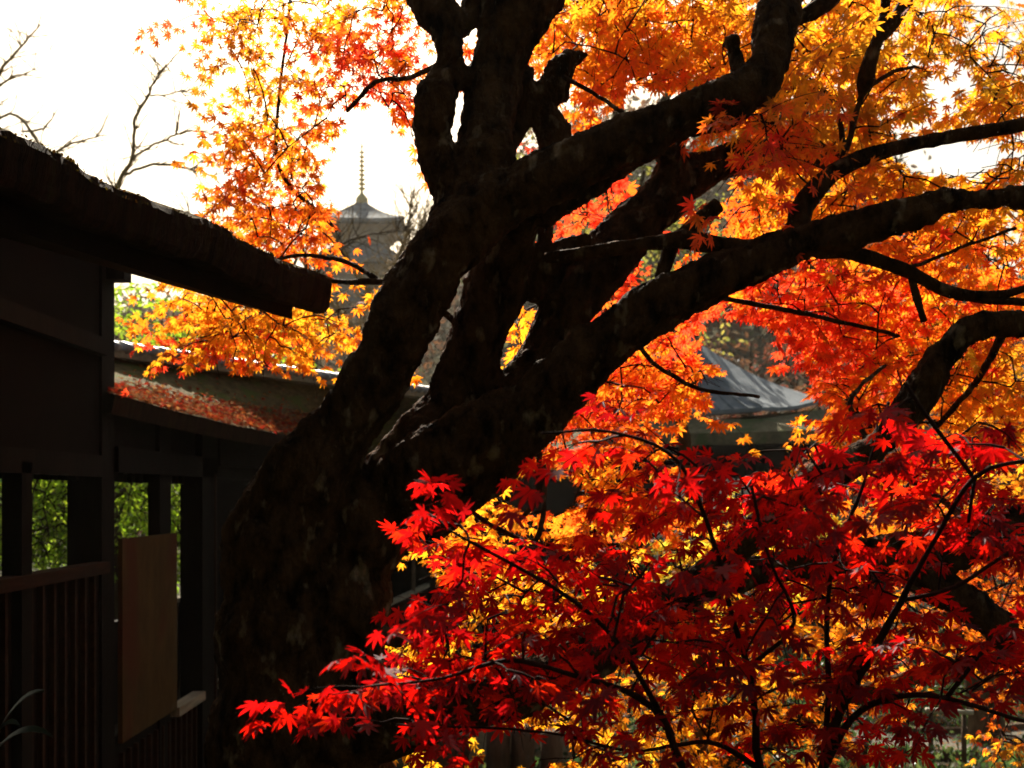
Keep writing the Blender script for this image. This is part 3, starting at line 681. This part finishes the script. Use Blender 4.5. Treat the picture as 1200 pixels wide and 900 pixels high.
cr = Crown(wood)
B = cr.blob
LS = .056
for a in [
 (330,110,60,100,5.6,7,300,'OY'),(320,200,55,60,5.6,7,330,'O'),(325,265,65,30,5.6,7,150,'O'),(290,60,30,60,5.8,7,60,'OL'),
 (440,60,45,60,5.6,6.6,130,'RO'),(430,90,40,40,5.6,6.6,110,'RO'),(470,120,22,60,5.5,6.4,90,'O'),(220,12,40,18,6,6.6,24,'RO'),(340,12,90,22,5.8,7,150,'OY'),(455,8,40,20,5.6,6.6,60,'O'),(370,240,30,40,5.6,7,110,'O'),
 (285,262,45,16,6.2,7.2,70,'OL'),
 (265,346,66,30,6.4,8.0,340,'OY'),(245,378,50,28,6.4,8.0,200,'OY'),(330,385,80,38,5.7,7.0,420,'OY'),(300,432,36,16,5.7,6.6,70,'O'),(430,345,26,30,5.6,6.6,50,'OY'),(260,405,70,25,6.2,7.5,160,'RO'),
 (690,40,60,50,5.5,7,420,'O'),(740,70,70,60,5.5,7,450,'O'),(700,20,70,30,5.5,7,200,'OY'),(820,50,60,55,5.5,7,380,'OY'),(850,-10,250,30,5.2,7,700,'OY'),
 (940,70,60,50,5.0,6.5,420,'OY'),(960,140,80,50,4.9,6.3,420,'OL'),(1040,60,70,60,5.2,7,380,'OL'),(1130,60,90,70,5.2,7,420,'OL'),(1180,150,40,60,5.2,6.6,200,'OL'),(905,150,45,30,4.5,5.2,110,'O'),(900,175,40,16,4.4,5.0,60,'RO'),
 (1040,170,60,40,5.4,6.8,190,'OL'),(1100,215,100,28,5.0,6.6,260,'OY'),(1170,190,50,40,5,6,120,'OY'),(1000,235,60,35,5.2,6.6,200,'OY'),
 (700,235,36,50,5.9,7,200,'RO'),(790,115,36,30,5.6,6.6,70,'RO'),(870,235,50,40,5.8,7,150,'O'),(905,260,45,30,5.8,7,150,'O'),
 (950,335,100,40,5.4,7,420,'RO'),(880,370,70,50,5.4,7,330,'RO'),(1000,370,80,50,5.4,7,380,'RO'),(1110,300,90,40,5.4,7,330,'O'),(830,390,50,30,5.4,7,120,'RO'),(1130,380,60,40,5.6,7,160,'RO'),(1150,265,60,30,5.4,6.6,150,'OY'),
 (715,345,40,40,5.8,7,140,'RO'),(750,430,80,50,5.4,7.2,420,'O'),(690,460,60,45,5.4,7,260,'RO'),(820,430,50,40,5.5,7,150,'OY'),(700,500,50,25,5.4,6.6,110,'O'),
 (1000,480,30,60,5.4,7,200,'O'),(1080,410,100,50,5.4,7,380,'OY'),(1150,460,60,60,5.2,7,260,'OY'),(1060,520,80,40,5.2,7,200,'OY'),
 (560,600,80,40,5.6,7,330,'OY'),(690,555,45,30,5.4,6.6,120,'OY'),(710,590,60,26,5.4,6.6,190,'O'),(612,380,10,60,5.7,6.4,40,'OY'),
]:
    a = list(a); big_ = a[0] > 520; a[6] = int(a[6]*(.85 if big_ else 1)); B(*a, size=.064 if big_ else .053)
cr.thin(GAPS); cr.gaps = GAPS; cr.grow(.0032)
cr.build('crown', root, T_MID, M_LEAF)

# ---- other maples standing behind
def tree(name, label, cat, base, rows, blobs, pal_size, group=None, lm=M_LEAF, bark=M_BARK2, tmpl=T_MID, twm=None, tr=.005, per=13, link=True):
    r = thing(name, label, cat, base, group); wd = []; mm = MB()
    for k, row in enumerate(rows):
        s_ = spline(row, .15); wd += list(s_[::2, :3]); mm.tube(s_[:, :3], s_[:, 3]*(1+rng.normal(size=len(s_))*.05), 9)
    mm.build('trunk', bark, r, True)
    if blobs:
        c = Crown(wd)
        for b in blobs: c.blob(*b, size=pal_size, per=per)
        c.thin(GAPS); c.gaps = GAPS; c.grow(tr, link); c.build('crown', r, tmpl, lm, twm)
    return r
tree('maple_tree', 'golden yellow maple spreading low behind the dark sweeping limb', 'tree', (1.2, 7.4, 0),
  [[(1.2,7.4,-.1,.16),(1.15,7.3,.9,.13),(1.3,7.2,1.9,.10),(1.1,7.1,2.6,.06)],[(1.3,7.2,1.6,.08),(2.3,7.2,2.1,.06),(3.2,7.0,2.4,.03)]],
  [(830,640,55,50,6,8,330,'YG'),(770,610,40,30,6,7.5,90,'O'),(890,600,40,30,6,7.5,110,'YG'),(450,878,42,24,5.6,6.4,110,'Y'),(560,750,80,60,5.6,7,220,'Y'),(660,710,90,60,5.8,7.4,260,'Y'),(690,840,110,50,5.8,7.4,380,'Y'),(880,840,120,60,5.8,7.5,420,'OY'),(950,700,80,60,5.8,7.4,280,'OY'),(800,760,90,50,6,7.5,260,'OY'),(540,655,22,14,5.6,6.0,26,'OY')], .064)
tree('maple_tree', 'orange maple at the far right edge behind the cut limb', 'tree', (4.6, 9.4, 0),
  [[(4.6,9.4,-.1,.17),(4.5,9.3,1.4,.14),(4.3,9.2,2.6,.10),(4.5,9.1,3.9,.05)],[(4.45,9.25,1.6,.09),(3.6,9.0,2.4,.06),(3.0,8.8,2.9,.03)]],
  [(1110,640,90,50,7,9.5,460,'O'),(1165,700,50,60,7,9,300,'O'),(1050,740,80,50,7,9,260,'O'),(1180,780,30,40,7,8.5,90,'O'),(1180,880,28,30,6.5,8,90,'Y'),(1060,590,60,40,7,9,200,'O'),(1150,560,60,50,7,9,260,'OY')], .055)
tree('maple_tree', 'tall orange maple further back above the hall roof', 'tree', (6.5, 15, 0),
  [[(6.5,15,-.1,.25),(6.3,15,2.5,.2),(5.9,14.8,5,.14),(5.2,14.6,7.5,.07)],[(6.2,14.9,3.5,.12),(7.6,14.8,5.2,.08),(8.6,14.6,6.3,.04)],[(6.0,14.8,4.6,.1),(4.4,14.4,6.0,.06),(3.0,14,6.8,.03)]],
  [(1000,300,110,60,12,16,520,'O'),(1120,380,90,60,12,16,420,'OY'),(1150,250,60,40,12,16,260,'OL'),(900,60,130,70,12,16,600,'OY'),(1100,60,110,70,12,16,600,'OL'),(700,30,60,60,12,16,350,'O'),(980,170,80,50,12,16,350,'OL'),(1160,470,50,80,12,15,260,'OY'),(1010,430,60,40,12,15,200,'RO')], .075)
tree('maple_tree', 'red orange maple low beyond the hall, small dense leaves', 'tree', (2.2, 11.5, 0),
  [[(2.2,11.5,-.1,.15),(2.1,11.4,1.5,.12),(1.9,11.3,3.2,.08),(1.6,11.2,4.8,.04)],[(2.0,11.4,2.4,.07),(2.9,11.2,3.6,.05),(3.4,11,4.4,.03)]],
  [(760,440,90,45,9.5,12,420,'O'),(690,470,50,40,9.5,12,200,'RO'),(730,350,30,30,9.5,12,70,'RO'),(660,560,60,30,9,11,90,'OY')], .06)

# ---- olive green tree and brown shrubs beyond
def ftree(name, label, cat, base, h, R, pal, n, size, group=None, flat=.9, lm=M_GREEN):
    b = np.array(base, float); r = thing(name, label, cat, tuple(b), group); mm = MB()
    top = b+np.array((0,0,h)); wd = []
    s_ = spline([(*b, .03*h), (*(b+np.array((.03*h,0,h*.4))), .022*h), (*(b+np.array((0,0,h*.7))), .012*h), (*top, .004*h)], h/16); mm.tube(s_[:, :3], s_[:, 3], 8); wd += list(s_[4:, :3])
    for k in range(7):
        a = k*2.4; t = .35+.08*k; q = b+np.array((0,0,h*t)); e = q+np.array((math.cos(a)*R*.8, math.sin(a)*R*.8, h*.18)); l_ = spline([(*q, .01*h), (*((q+e)/2+np.array((0,0,.03*h))), .007*h), (*e, .003*h)], h/16); mm.tube(l_[:, :3], l_[:, 3], 6); wd += list(l_[:, :3])
    mm.build('trunk', M_BARK2, r, True); c = Crown(wd)
    for k in range(9): d = rng.normal(size=3)*np.array((R*.42, R*.42, h*.13)); c.ball(b+np.array((0,0,h*.68))+d, R*.5, n/9, pal, size, 13, flat)
    c.grow(.01, True); c.build('crown', r, T_OVAL if lm is M_GREEN else T_MID, lm); return r
ftree('broadleaf_tree', 'tall olive green tree rising behind the limbs at upper centre', 'tree', (*P(735, 0, 34)[:2], 0), 17, 4.5, 'OLG' if 'OLG' in PAL else 'G', 10, .2) if False else None
PAL['OG'] = [(.30,.32,.06),(.38,.36,.06),(.24,.26,.06),(.45,.38,.08)]
PAL['DR'] = [(.16,.05,.03),(.22,.06,.04),(.12,.07,.05),(.20,.09,.04)]
ftree('broadleaf_tree', 'tall olive green tree rising behind the limbs at upper centre', 'tree', (*P(728, 0, 34)[:2], 0), 18, 4.3, 'OG', 5200, .17)
ftree('broadleaf_tree', 'bright green tree in the garden beyond the openings of the dark wall', 'tree', (-7.0, 19, 0), 5.6, 3.4, 'G', 14000, .10, flat=1.3)
ftree('broadleaf_tree', 'bright green tree glimpsed through the leftmost opening', 'tree', (-9.9, 18.5, 0), 5.6, 3.2, 'G', 11000, .10, flat=1.3)
for i, (x, y, lab) in enumerate([(-6.4, 24, 'bright green tree further back, right of the other two in the garden behind the wall'), (-9.6, 25.5, 'bright green tree in the back row of the garden, middle one'), (-13.2, 24.5, 'bright green tree in the back row of the garden, far left')]):
    ftree('broadleaf_tree', lab, 'tree', (x, y, 0), 6.6, 3.6, 'G', 9000, .13, flat=1.3)
ftree('camellia_shrub', 'dark evergreen shrub with twisted stem just behind the leftmost opening', 'shrub', (-6.0, 11.6, 0), 4.3, .8, 'DG', 900, .05)
for i, (px, Y, h, R, lab) in enumerate([(880, 44, 9.5, 4, 'dull red bare shrubby tree just above the right end of the grey roof'), (960, 46, 9, 4, 'dull red brown tree right of the grey hall roof'), (1180, 42, 12, 4, 'dark reddish tree at the right edge behind the orange leaves'), (650, 46, 8, 4, 'brown bushy tree behind the great trunk'), (800,48,13,4.5,'brown tree behind the peak of the hall roof')]):
    ftree('brown_tree', lab, 'tree', (*P(px, 0, Y)[:2], 0), h, R, 'DR', 2600, .16, 'brown trees behind the hall')
# garden shrubs low
for i, (px, Y, h, R, lab) in enumerate([(740, 17, 2.6, 1.2, 'dark green shrub under the yellow leaves below the hall'), (900, 19, 2.4, 1.5, 'dark green shrub beside the slatted fence'), (1010, 13, 1.5, 1.0, 'low dark shrub left of the gravel path'), (1120, 19, 2.0, 1.3, 'green shrub behind the bamboo rail'), (1190, 21, 2.2, 1.4, 'green shrub at the right edge beyond the path'), (1060, 24, 2.6, 1.8, 'broad green shrub beyond the path'), (640, 14.5, 1.2, .8, 'small green shrub behind the log posts'), (820, 13, 1.2, .9, 'low green shrub under the red leaves')]):
    ftree('garden_shrub', lab, 'shrub', (*P(px, 0, Y)[:2], 0), h, R, 'DG' if i % 2 else 'DG', 1300, .06, 'garden shrubs on the flat ground')

# ---- bare trees against the sky
def bare(name, label, rows, grp, mt=M_BARK2, nt_=60, Ltw=.6, seed=1, rr=.006):
    base = np.array(rows[0][0][:3]); root_ = thing(name, label, 'tree', tuple(base[:2])+(max(0, hill_h(base[0], base[1])),), grp)
    mm = MB(); R = random.Random(seed); pts = []
    for row in rows:
        s_ = spline(row, .12); s_[:, 3] *= .62; s_[:, :3] += rng.normal(size=(len(s_), 3))*.012; mm.tube(s_[:, :3], s_[:, 3], 6)
        for i in range(2, len(s_)): pts.append((s_[i, :3], unit(s_[i, :3]-s_[i-1, :3]), s_[i, 3]))
    vis = [q for q in pts if q[0][2] > 7.5]
    for _ in range(nt_):
        q, d, r = R.choice(vis); q = q.copy(); L = Ltw*R.uniform(.4, 1.3); dd = unit(d+np.array((R.gauss(0,.7), R.gauss(0,.5), R.gauss(.15,.5)))); cur = [q]
        for k in range(5): dd = unit(dd+np.array((R.gauss(0,.25), R.gauss(0,.25), R.gauss(.03,.22)))); cur.append(cur[-1]+dd*L/5)
        mm.tube(cur, np.linspace(min(r, rr*1.5), rr*.4, 6), 4)
        if R.random() < .8:
            q2 = cur[2]; d2 = unit(dd+np.array((R.gauss(0,.8), 0, R.gauss(0,.8)))); mm.tube([q2, q2+d2*L*.2, q2+d2*L*.38+np.array((0,0,.03))], [rr*.7, rr*.5, rr*.3], 4)
    mm.build('trunk', mt, root_, True); return root_
def R_(rows): return [(*P(a, b, Y), px2m(r, Y)) for a, b, r, Y in rows]
bY = 24
bare('bare_tree', 'bare tree with forked twisting branches rising above the roof edge', [
  R_([(120,760,9,bY),(118,500,8,bY),(120,300,6,bY),(138,217,5,bY),(155,185,4,bY),(158,140,3.5,bY),(172,115,3,bY),(183,90,2,bY),(205,66,1,bY)]),
  R_([(155,188,3,bY),(175,172,2.5,bY),(205,158,2.5,bY),(209,143,2,bY)]), R_([(205,158,2,bY),(225,153,2,bY),(252,158,1.2,bY)]),
  R_([(176,113,2,bY),(205,109,1.6,bY),(238,98,.8,bY)]), R_([(145,205,3.5,bY),(165,197,3,bY),(195,193,3,bY),(228,199,2.5,bY),(235,190,2,bY),(252,189,1.5,bY)]), R_([(228,199,2,bY),(248,206,1.6,bY),(262,220,1,bY)])],
  'bare trees against the bright sky', M_PALETWIG, nt_=90, Ltw=1.0, seed=3, rr=.011)
bare('bare_tree', 'bare tree with low spreading twigs behind the hanging orange leaves', [
  R_([(380,700,10,bY),(375,480,8,bY),(340,330,6,bY),(300,270,4,bY),(270,240,3,bY),(235,253,2,bY),(215,248,1,bY)]),
  R_([(360,400,6,bY),(372,320,4,bY),(395,290,3,bY),(430,276,2,bY),(480,268,1.2,bY)]), R_([(370,345,4,bY),(355,290,3,bY),(365,262,2,bY),(352,240,1,bY)]), R_([(340,330,4,bY),(350,300,3,bY),(385,300,2,bY),(420,278,1.5,bY)])],
  'bare trees against the bright sky', nt_=90, Ltw=1.1, seed=5, rr=.010)
bare('bare_tree', 'pale bare tree at the left edge with sparse golden twigs', [
  R_([(-70,700,12,bY),(-60,400,9,bY),(-40,200,6,bY),(-5,95,3.5,bY),(20,60,2.5,bY),(48,28,1.4,bY)]), R_([(-40,160,4,bY),(0,100,2.6,bY),(40,82,1,bY)]),
  R_([(-50,220,5,bY),(0,140,3,bY),(25,140,3,bY),(40,160,3,bY),(60,178,3,bY),(85,168,2.4,bY),(125,158,1.2,bY)]), R_([(25,155,2,bY),(52,150,2.4,bY),(62,140,1.5,bY)])],
  'bare trees against the bright sky', M_PALETWIG, nt_=110, Ltw=1.0, seed=9, rr=.010)
bare('bare_tree', 'bare tree in front of the pagoda with fine upright twigs', [
  R_([(440,640,14,40),(442,480,12,40),(450,380,8,40),(465,310,5,40),(478,270,3,40),(482,232,1.5,40)]), R_([(450,380,6,40),(420,320,4,40),(400,290,3,40),(385,262,1.5,40)]), R_([(462,330,4,40),(485,290,3,40),(498,250,1.5,40)]), R_([(445,430,6,40),(410,380,5,40),(375,340,3,40),(350,300,2,40)])],
  'bare trees against the bright sky', M_PALETWIG, nt_=260, Ltw=1.8, seed=12, rr=.014)

# ================================================================ low things in the garden
for i, (px, tp_, rr_) in enumerate([(583, 853, .13), (612, 850, .13), (646, 856, .12)]):
    q = P(px, tp_, 12); mm = MB(); mm.tube([(q[0], 12, 0), (q[0]+.01, 12, q[2]-.03), (q[0]+.01, 12, q[2])], [rr_*1.05, rr_, rr_*.8], 18)
    mm.tube([(q[0], 12, .25), (q[0], 12, .29)], [rr_*1.1]*2, 16)
    o = mm.build('log_post', M_LOG, None, True); tag(o, ['brown log post, leftmost of the three at the bottom beside the stone slab', 'brown log post in the middle of the three at the bottom', 'brown log post, rightmost of the three, half under yellow leaves'][i], 'post', 'log posts below the low limb')
q = P(522, 862, 12.2); mm = MB(); mm.box(q[0]-.27, q[0]+.26, 12.2, 12.3, 0, q[2]); o1 = thing('notice_stand', 'dark board with pale edge post standing left of the log posts', 'stand', (q[0], 12.2, 0))
mm.build('board', M_LOG, o1); mm = MB(); mm.box(q[0]+.27, q[0]+.35, 12.15, 12.25, 0, q[2]+.03); mm.build('post', M_STONE, o1)
mm = MB(); mm.box(P(520,0,13.5)[0], P(690,0,13.5)[0], 13.5, 13.8, 0, .66); tag(mm.build('stone_wall', M_STONE), 'low grey green stone wall behind the log posts', 'wall')
gb = thing('bamboo_rail', 'short pale bamboo rail barrier beside the gravel path', 'barrier', (*P(1120, 0, 13)[:2], 0))
za = P(0, 832, 13)[2]
mm = MB(); mm.tube([(P(1085,0,13)[0], 13, za), (P(1140,0,13)[0], 13, za-.03)], [.03, .03], 8); mm.build('rail', M_BAMBOO, gb, True)
for px in (1092, 1131): mm = MB(); x = P(px, 0, 13)[0]; mm.tube([(x, 13.03, 0), (x, 13.03, za-.03)], [.035, .03], 8); mm.build('post', M_LOG, gb, True)
# strap-leaved plant at the lower left
mm = MB(); pb = P(-25, 905, 2.6)
for (ex, ey, w_) in ((62,862,.016),(52,808,.015),(24,850,.014),(-10,760,.014),(-60,800,.014)):
    e = P(ex, ey, 2.5); t_ = np.linspace(0, 1, 9); mid = (pb+e)/2+np.array((0,0,.10)); pts = [((1-t)**2)*pb+2*t*(1-t)*mid+t*t*e for t in t_]
    d = unit(e-pb); sdv = unit(np.cross(d, (0,-.5,1))); v = []
    for t, q in zip(t_, pts): ww = w_*math.sin(PI*min(1, .15+t*.85))**.7; v += [q-sdv*ww, q+np.array((0,0,-.006)), q+sdv*ww]
    mm.add(v, [f for i in range(8) for f in ((i*3, i*3+1, i*3+4, i*3+3), (i*3+1, i*3+2, i*3+5, i*3+4))])
rt = thing('strap_plant', 'dark plant with long arching strap leaves in the lower left corner', 'plant', (pb[0], pb[1], 0))
mm.build('leaf', M_STRAP, rt, True); mm = MB(); mm.tube([(pb[0], pb[1], 0), (pb[0]+.02, pb[1], 1.5), tuple(pb)], [.05, .04, .02], 8); mm.build('stem', M_BARK2, rt, True)

# grass and low leafy ground cover round the path
pos=[];tip=[];nor=[];sz=[];tt=[]
for _ in range(26000):
    y = random.uniform(9, 27); x = random.uniform(-.05, .52)*y
    dp = np.min(np.abs(pc[:, 0]-x)*.6+np.abs(pc[:, 1]-y))
    if dp < .75 or math.sin(x*1.9+1)+math.sin(y*1.3+x*.7) < random.uniform(-2, .6): continue
    h_ = random.uniform(.05, .32); pos.append((x, y, h_)); tip.append(unit(rng.normal(size=3)*.5+np.array((0,0,.7)))); nor.append(rng.normal(size=3)); sz.append(random.uniform(.06, .12))
    tt.append(random.choice([(.07,.13,.03),(.10,.17,.04),(.05,.10,.03),(.14,.18,.05)]))
tag(tri_object('ground_cover', [(*leaf_arrays(T_OVAL, np.array(pos), np.array(tip), np.array(nor), np.array(sz), np.array(tt)), 0)], [M_GREEN]), 'low green leafy ground cover on the garden soil round the path', 'ground cover', kind='stuff')
# ground litter
pos=[];tip=[];nor=[];sz=[];tt=[]
for _ in range(9000):
    y = random.uniform(2.5, 24); x = random.uniform(-.1, .5)*y if y > 6 else random.uniform(-1.5, 3)
    pos.append((x, y, hill_h(x, y)+random.uniform(.02, .05))); tip.append(rng.normal(size=3)*np.array((1,1,.25))); nor.append(np.array((0,0,1.))+rng.normal(size=3)*.3); sz.append(random.uniform(.03, .06)); tt.append(random.choice([(.55,.06,.02),(.6,.2,.03),(.6,.35,.05),(.3,.1,.04)]))
tag(tri_object('leaf_litter', [(*leaf_arrays(T_MID, np.array(pos), np.array(tip), np.array(nor), np.array(sz), np.array(tt)), 0)], [M_DRY]), 'fallen maple leaves scattered over the garden soil', 'fallen leaves', kind='stuff')

# ================================================================ red maple in front
rr0 = P(930, 1400, 2.7); zb = hill_h(rr0[0], 2.7)
rt = thing('red_maple', 'young maple with large deep red leaves in the foreground', 'tree', (rr0[0], 2.7, zb))
stems = [
 [(925,1500,14,2.7),(935,1150,11,2.6),(955,960,8,2.5),(968,880,6,2.45),(990,820,6,2.4),(1022,765,5,2.3),(1055,705,4,2.2),(1090,640,3,2.1),(1140,560,3,2.0),(1200,540,2.5,2.0),(1270,520,2,2.0)],
 [(965,900,5,2.45),(1000,842,4,2.4),(1050,818,4,2.3),(1110,818,3,2.2),(1190,840,2.5,2.2),(1250,850,2,2.2)],
 [(945,1000,6,2.5),(890,900,5,2.4),(886,840,4.5,2.4),(880,790,4,2.3),(860,720,3,2.2),(840,640,3,2.1),(800,545,2.5,2.0),(720,510,2,1.9),(640,512,1.5,1.85)],
 [(935,1080,6,2.5),(810,910,5,2.3),(780,845,5,2.2),(750,815,4,2.2),(680,790,3,2.1),(600,770,3,2.0),(520,790,2,1.95),(430,800,1.2,1.9)],
 [(966,880,3.5,2.45),(970,800,3.5,2.4),(966,740,3,2.4),(975,660,2.5,2.3),(1010,570,2,2.3),(1040,470,2,2.2)],
 [(780,845,4,2.2),(720,750,3,2.1),(650,690,2.5,2.0),(560,640,2,1.95),(500,606,1.2,1.95)],
 [(1142,562,2.5,2.0),(1095,500,2.5,2.0),(1060,450,2,2.0)], [(1142,562,2.5,2.0),(1135,612,2,2.0)],
 [(880,780,3,2.3),(930,730,2.5,2.2),(900,650,2,2.1),(880,570,2,2.1)],
 [(890,900,4,2.4),(830,870,3,2.3),(740,880,2,2.2),(640,860,1.6,2.1),(470,850,1.4,2.1)],
 [(1055,705,3,2.2),(1120,690,2.5,2.2),(1200,640,2,2.2)], [(1110,818,3,2.2),(1160,760,2.5,2.2),(1220,740,2,2.2)],
]
wd = []; mm = MB()
for rows in stems:
    s_ = spline(L_(rows), .03); s_[:, :3] += np.cumsum(rng.normal(size=(len(s_), 3))*.0009, axis=0); wd += list(s_[4::2, :3]); mm.tube(s_[:, :3], s_[:, 3]*(1+rng.normal(size=len(s_))*.05), 7)
mm.build('trunk', M_TWIG, rt, True)
c = Crown(wd); c.mul = 1.42; c.sp = .9
for a in [
 (495,602,14,5,1.9,2.0,12),(520,615,24,8,1.9,2.05,16),(560,650,45,25,1.9,2.5,46),(610,690,90,55,1.9,2.7,150),(540,740,70,40,1.9,2.6,70),(425,806,24,5,1.85,1.95,16),(455,800,26,6,1.85,1.95,16),(490,800,50,12,1.9,2.3,34),(475,850,32,12,2,2.3,16),
 (620,790,90,40,1.9,2.6,110),(740,700,110,70,1.9,2.8,190),(860,570,120,50,2,2.8,130),(700,520,40,6,1.85,2.0,12),(790,540,50,18,1.9,2.3,40),(930,560,60,50,2,2.6,70),
 (1045,478,40,28,2,2.3,36),(1110,560,80,60,2,2.7,110),(1160,500,45,30,2,2.4,36),(960,650,140,55,2,2.9,200),(850,740,150,60,2,2.9,220),
 (1010,800,90,60,2.2,3.0,100),(1130,790,80,38,2.1,2.8,110),(780,850,110,35,2,2.7,80),(640,840,70,25,2,2.5,40),(960,870,80,28,2.2,2.8,50),(1150,640,60,40,2,2.8,70),(700,880,50,18,2,2.4,20),(1060,700,60,40,2.1,2.8,50)]:
    c.blob(*a, 'R', size=.040, per=10)
c.thin([(840,650,60,34,.8),(680,700,46,26,.6),(690,840,70,26,.6),(870,860,70,26,.6),(990,740,46,30,.6),(1110,690,60,26,.7),(575,650,34,20,.6),(900,500,30,24,1),(700,585,50,20,.8),(560,715,30,16,.6),(770,830,40,16,.6),(1100,870,60,34,.9)]); c.gaps = [(860,645,46,22,.5),(1130,705,50,26,.6),(436,672,58,50,1),(895,478,60,26,.8),(608,874,56,24,.85),(330,690,50,70,1),(440,540,60,30,1)]
c.grow(.0018, True, 1.0, 1.0)
c.build('crown', rt, T_FINE, M_REDLEAF)

# unseen evergreens, added behind the viewer to keep the near things in shade
for i, (x, y) in enumerate([(-9, -9), (-3, -10), (3, -9.5), (9, -9), (-12, -2), (13, -3)]):
    ftree('evergreen_tree', ['tall evergreen behind the viewer at the far left', 'tall evergreen behind the viewer left of the middle', 'tall evergreen behind the viewer right of the middle', 'tall evergreen behind the viewer at the far right', 'tall evergreen on the left of the viewer', 'tall evergreen on the right of the viewer'][i], 'tree', (x, y, hill_h(x, y)), 15, 4.2, 'DG', 1800, .32, 'evergreens on the slope behind the viewer')

# the evening air: far things fade towards the light
mm = MB(); mm.box(-1700, 1700, -90, 1600, -1.2, 95)
hz_ = bpy.data.materials.new('haze_air'); hz_.use_nodes = True; N = hz_.node_tree.nodes; N.remove(N['Principled BSDF'])
pv = N.new('ShaderNodeVolumePrincipled'); pv.inputs['Color'].default_value = (.95,.90,.80,1); pv.inputs['Density'].default_value = .00024; pv.inputs['Anisotropy'].default_value = .2
hz_.node_tree.links.new(pv.outputs[0], N['Material Output'].inputs['Volume'])
tag(mm.build('haze', hz_), kind='stuff')
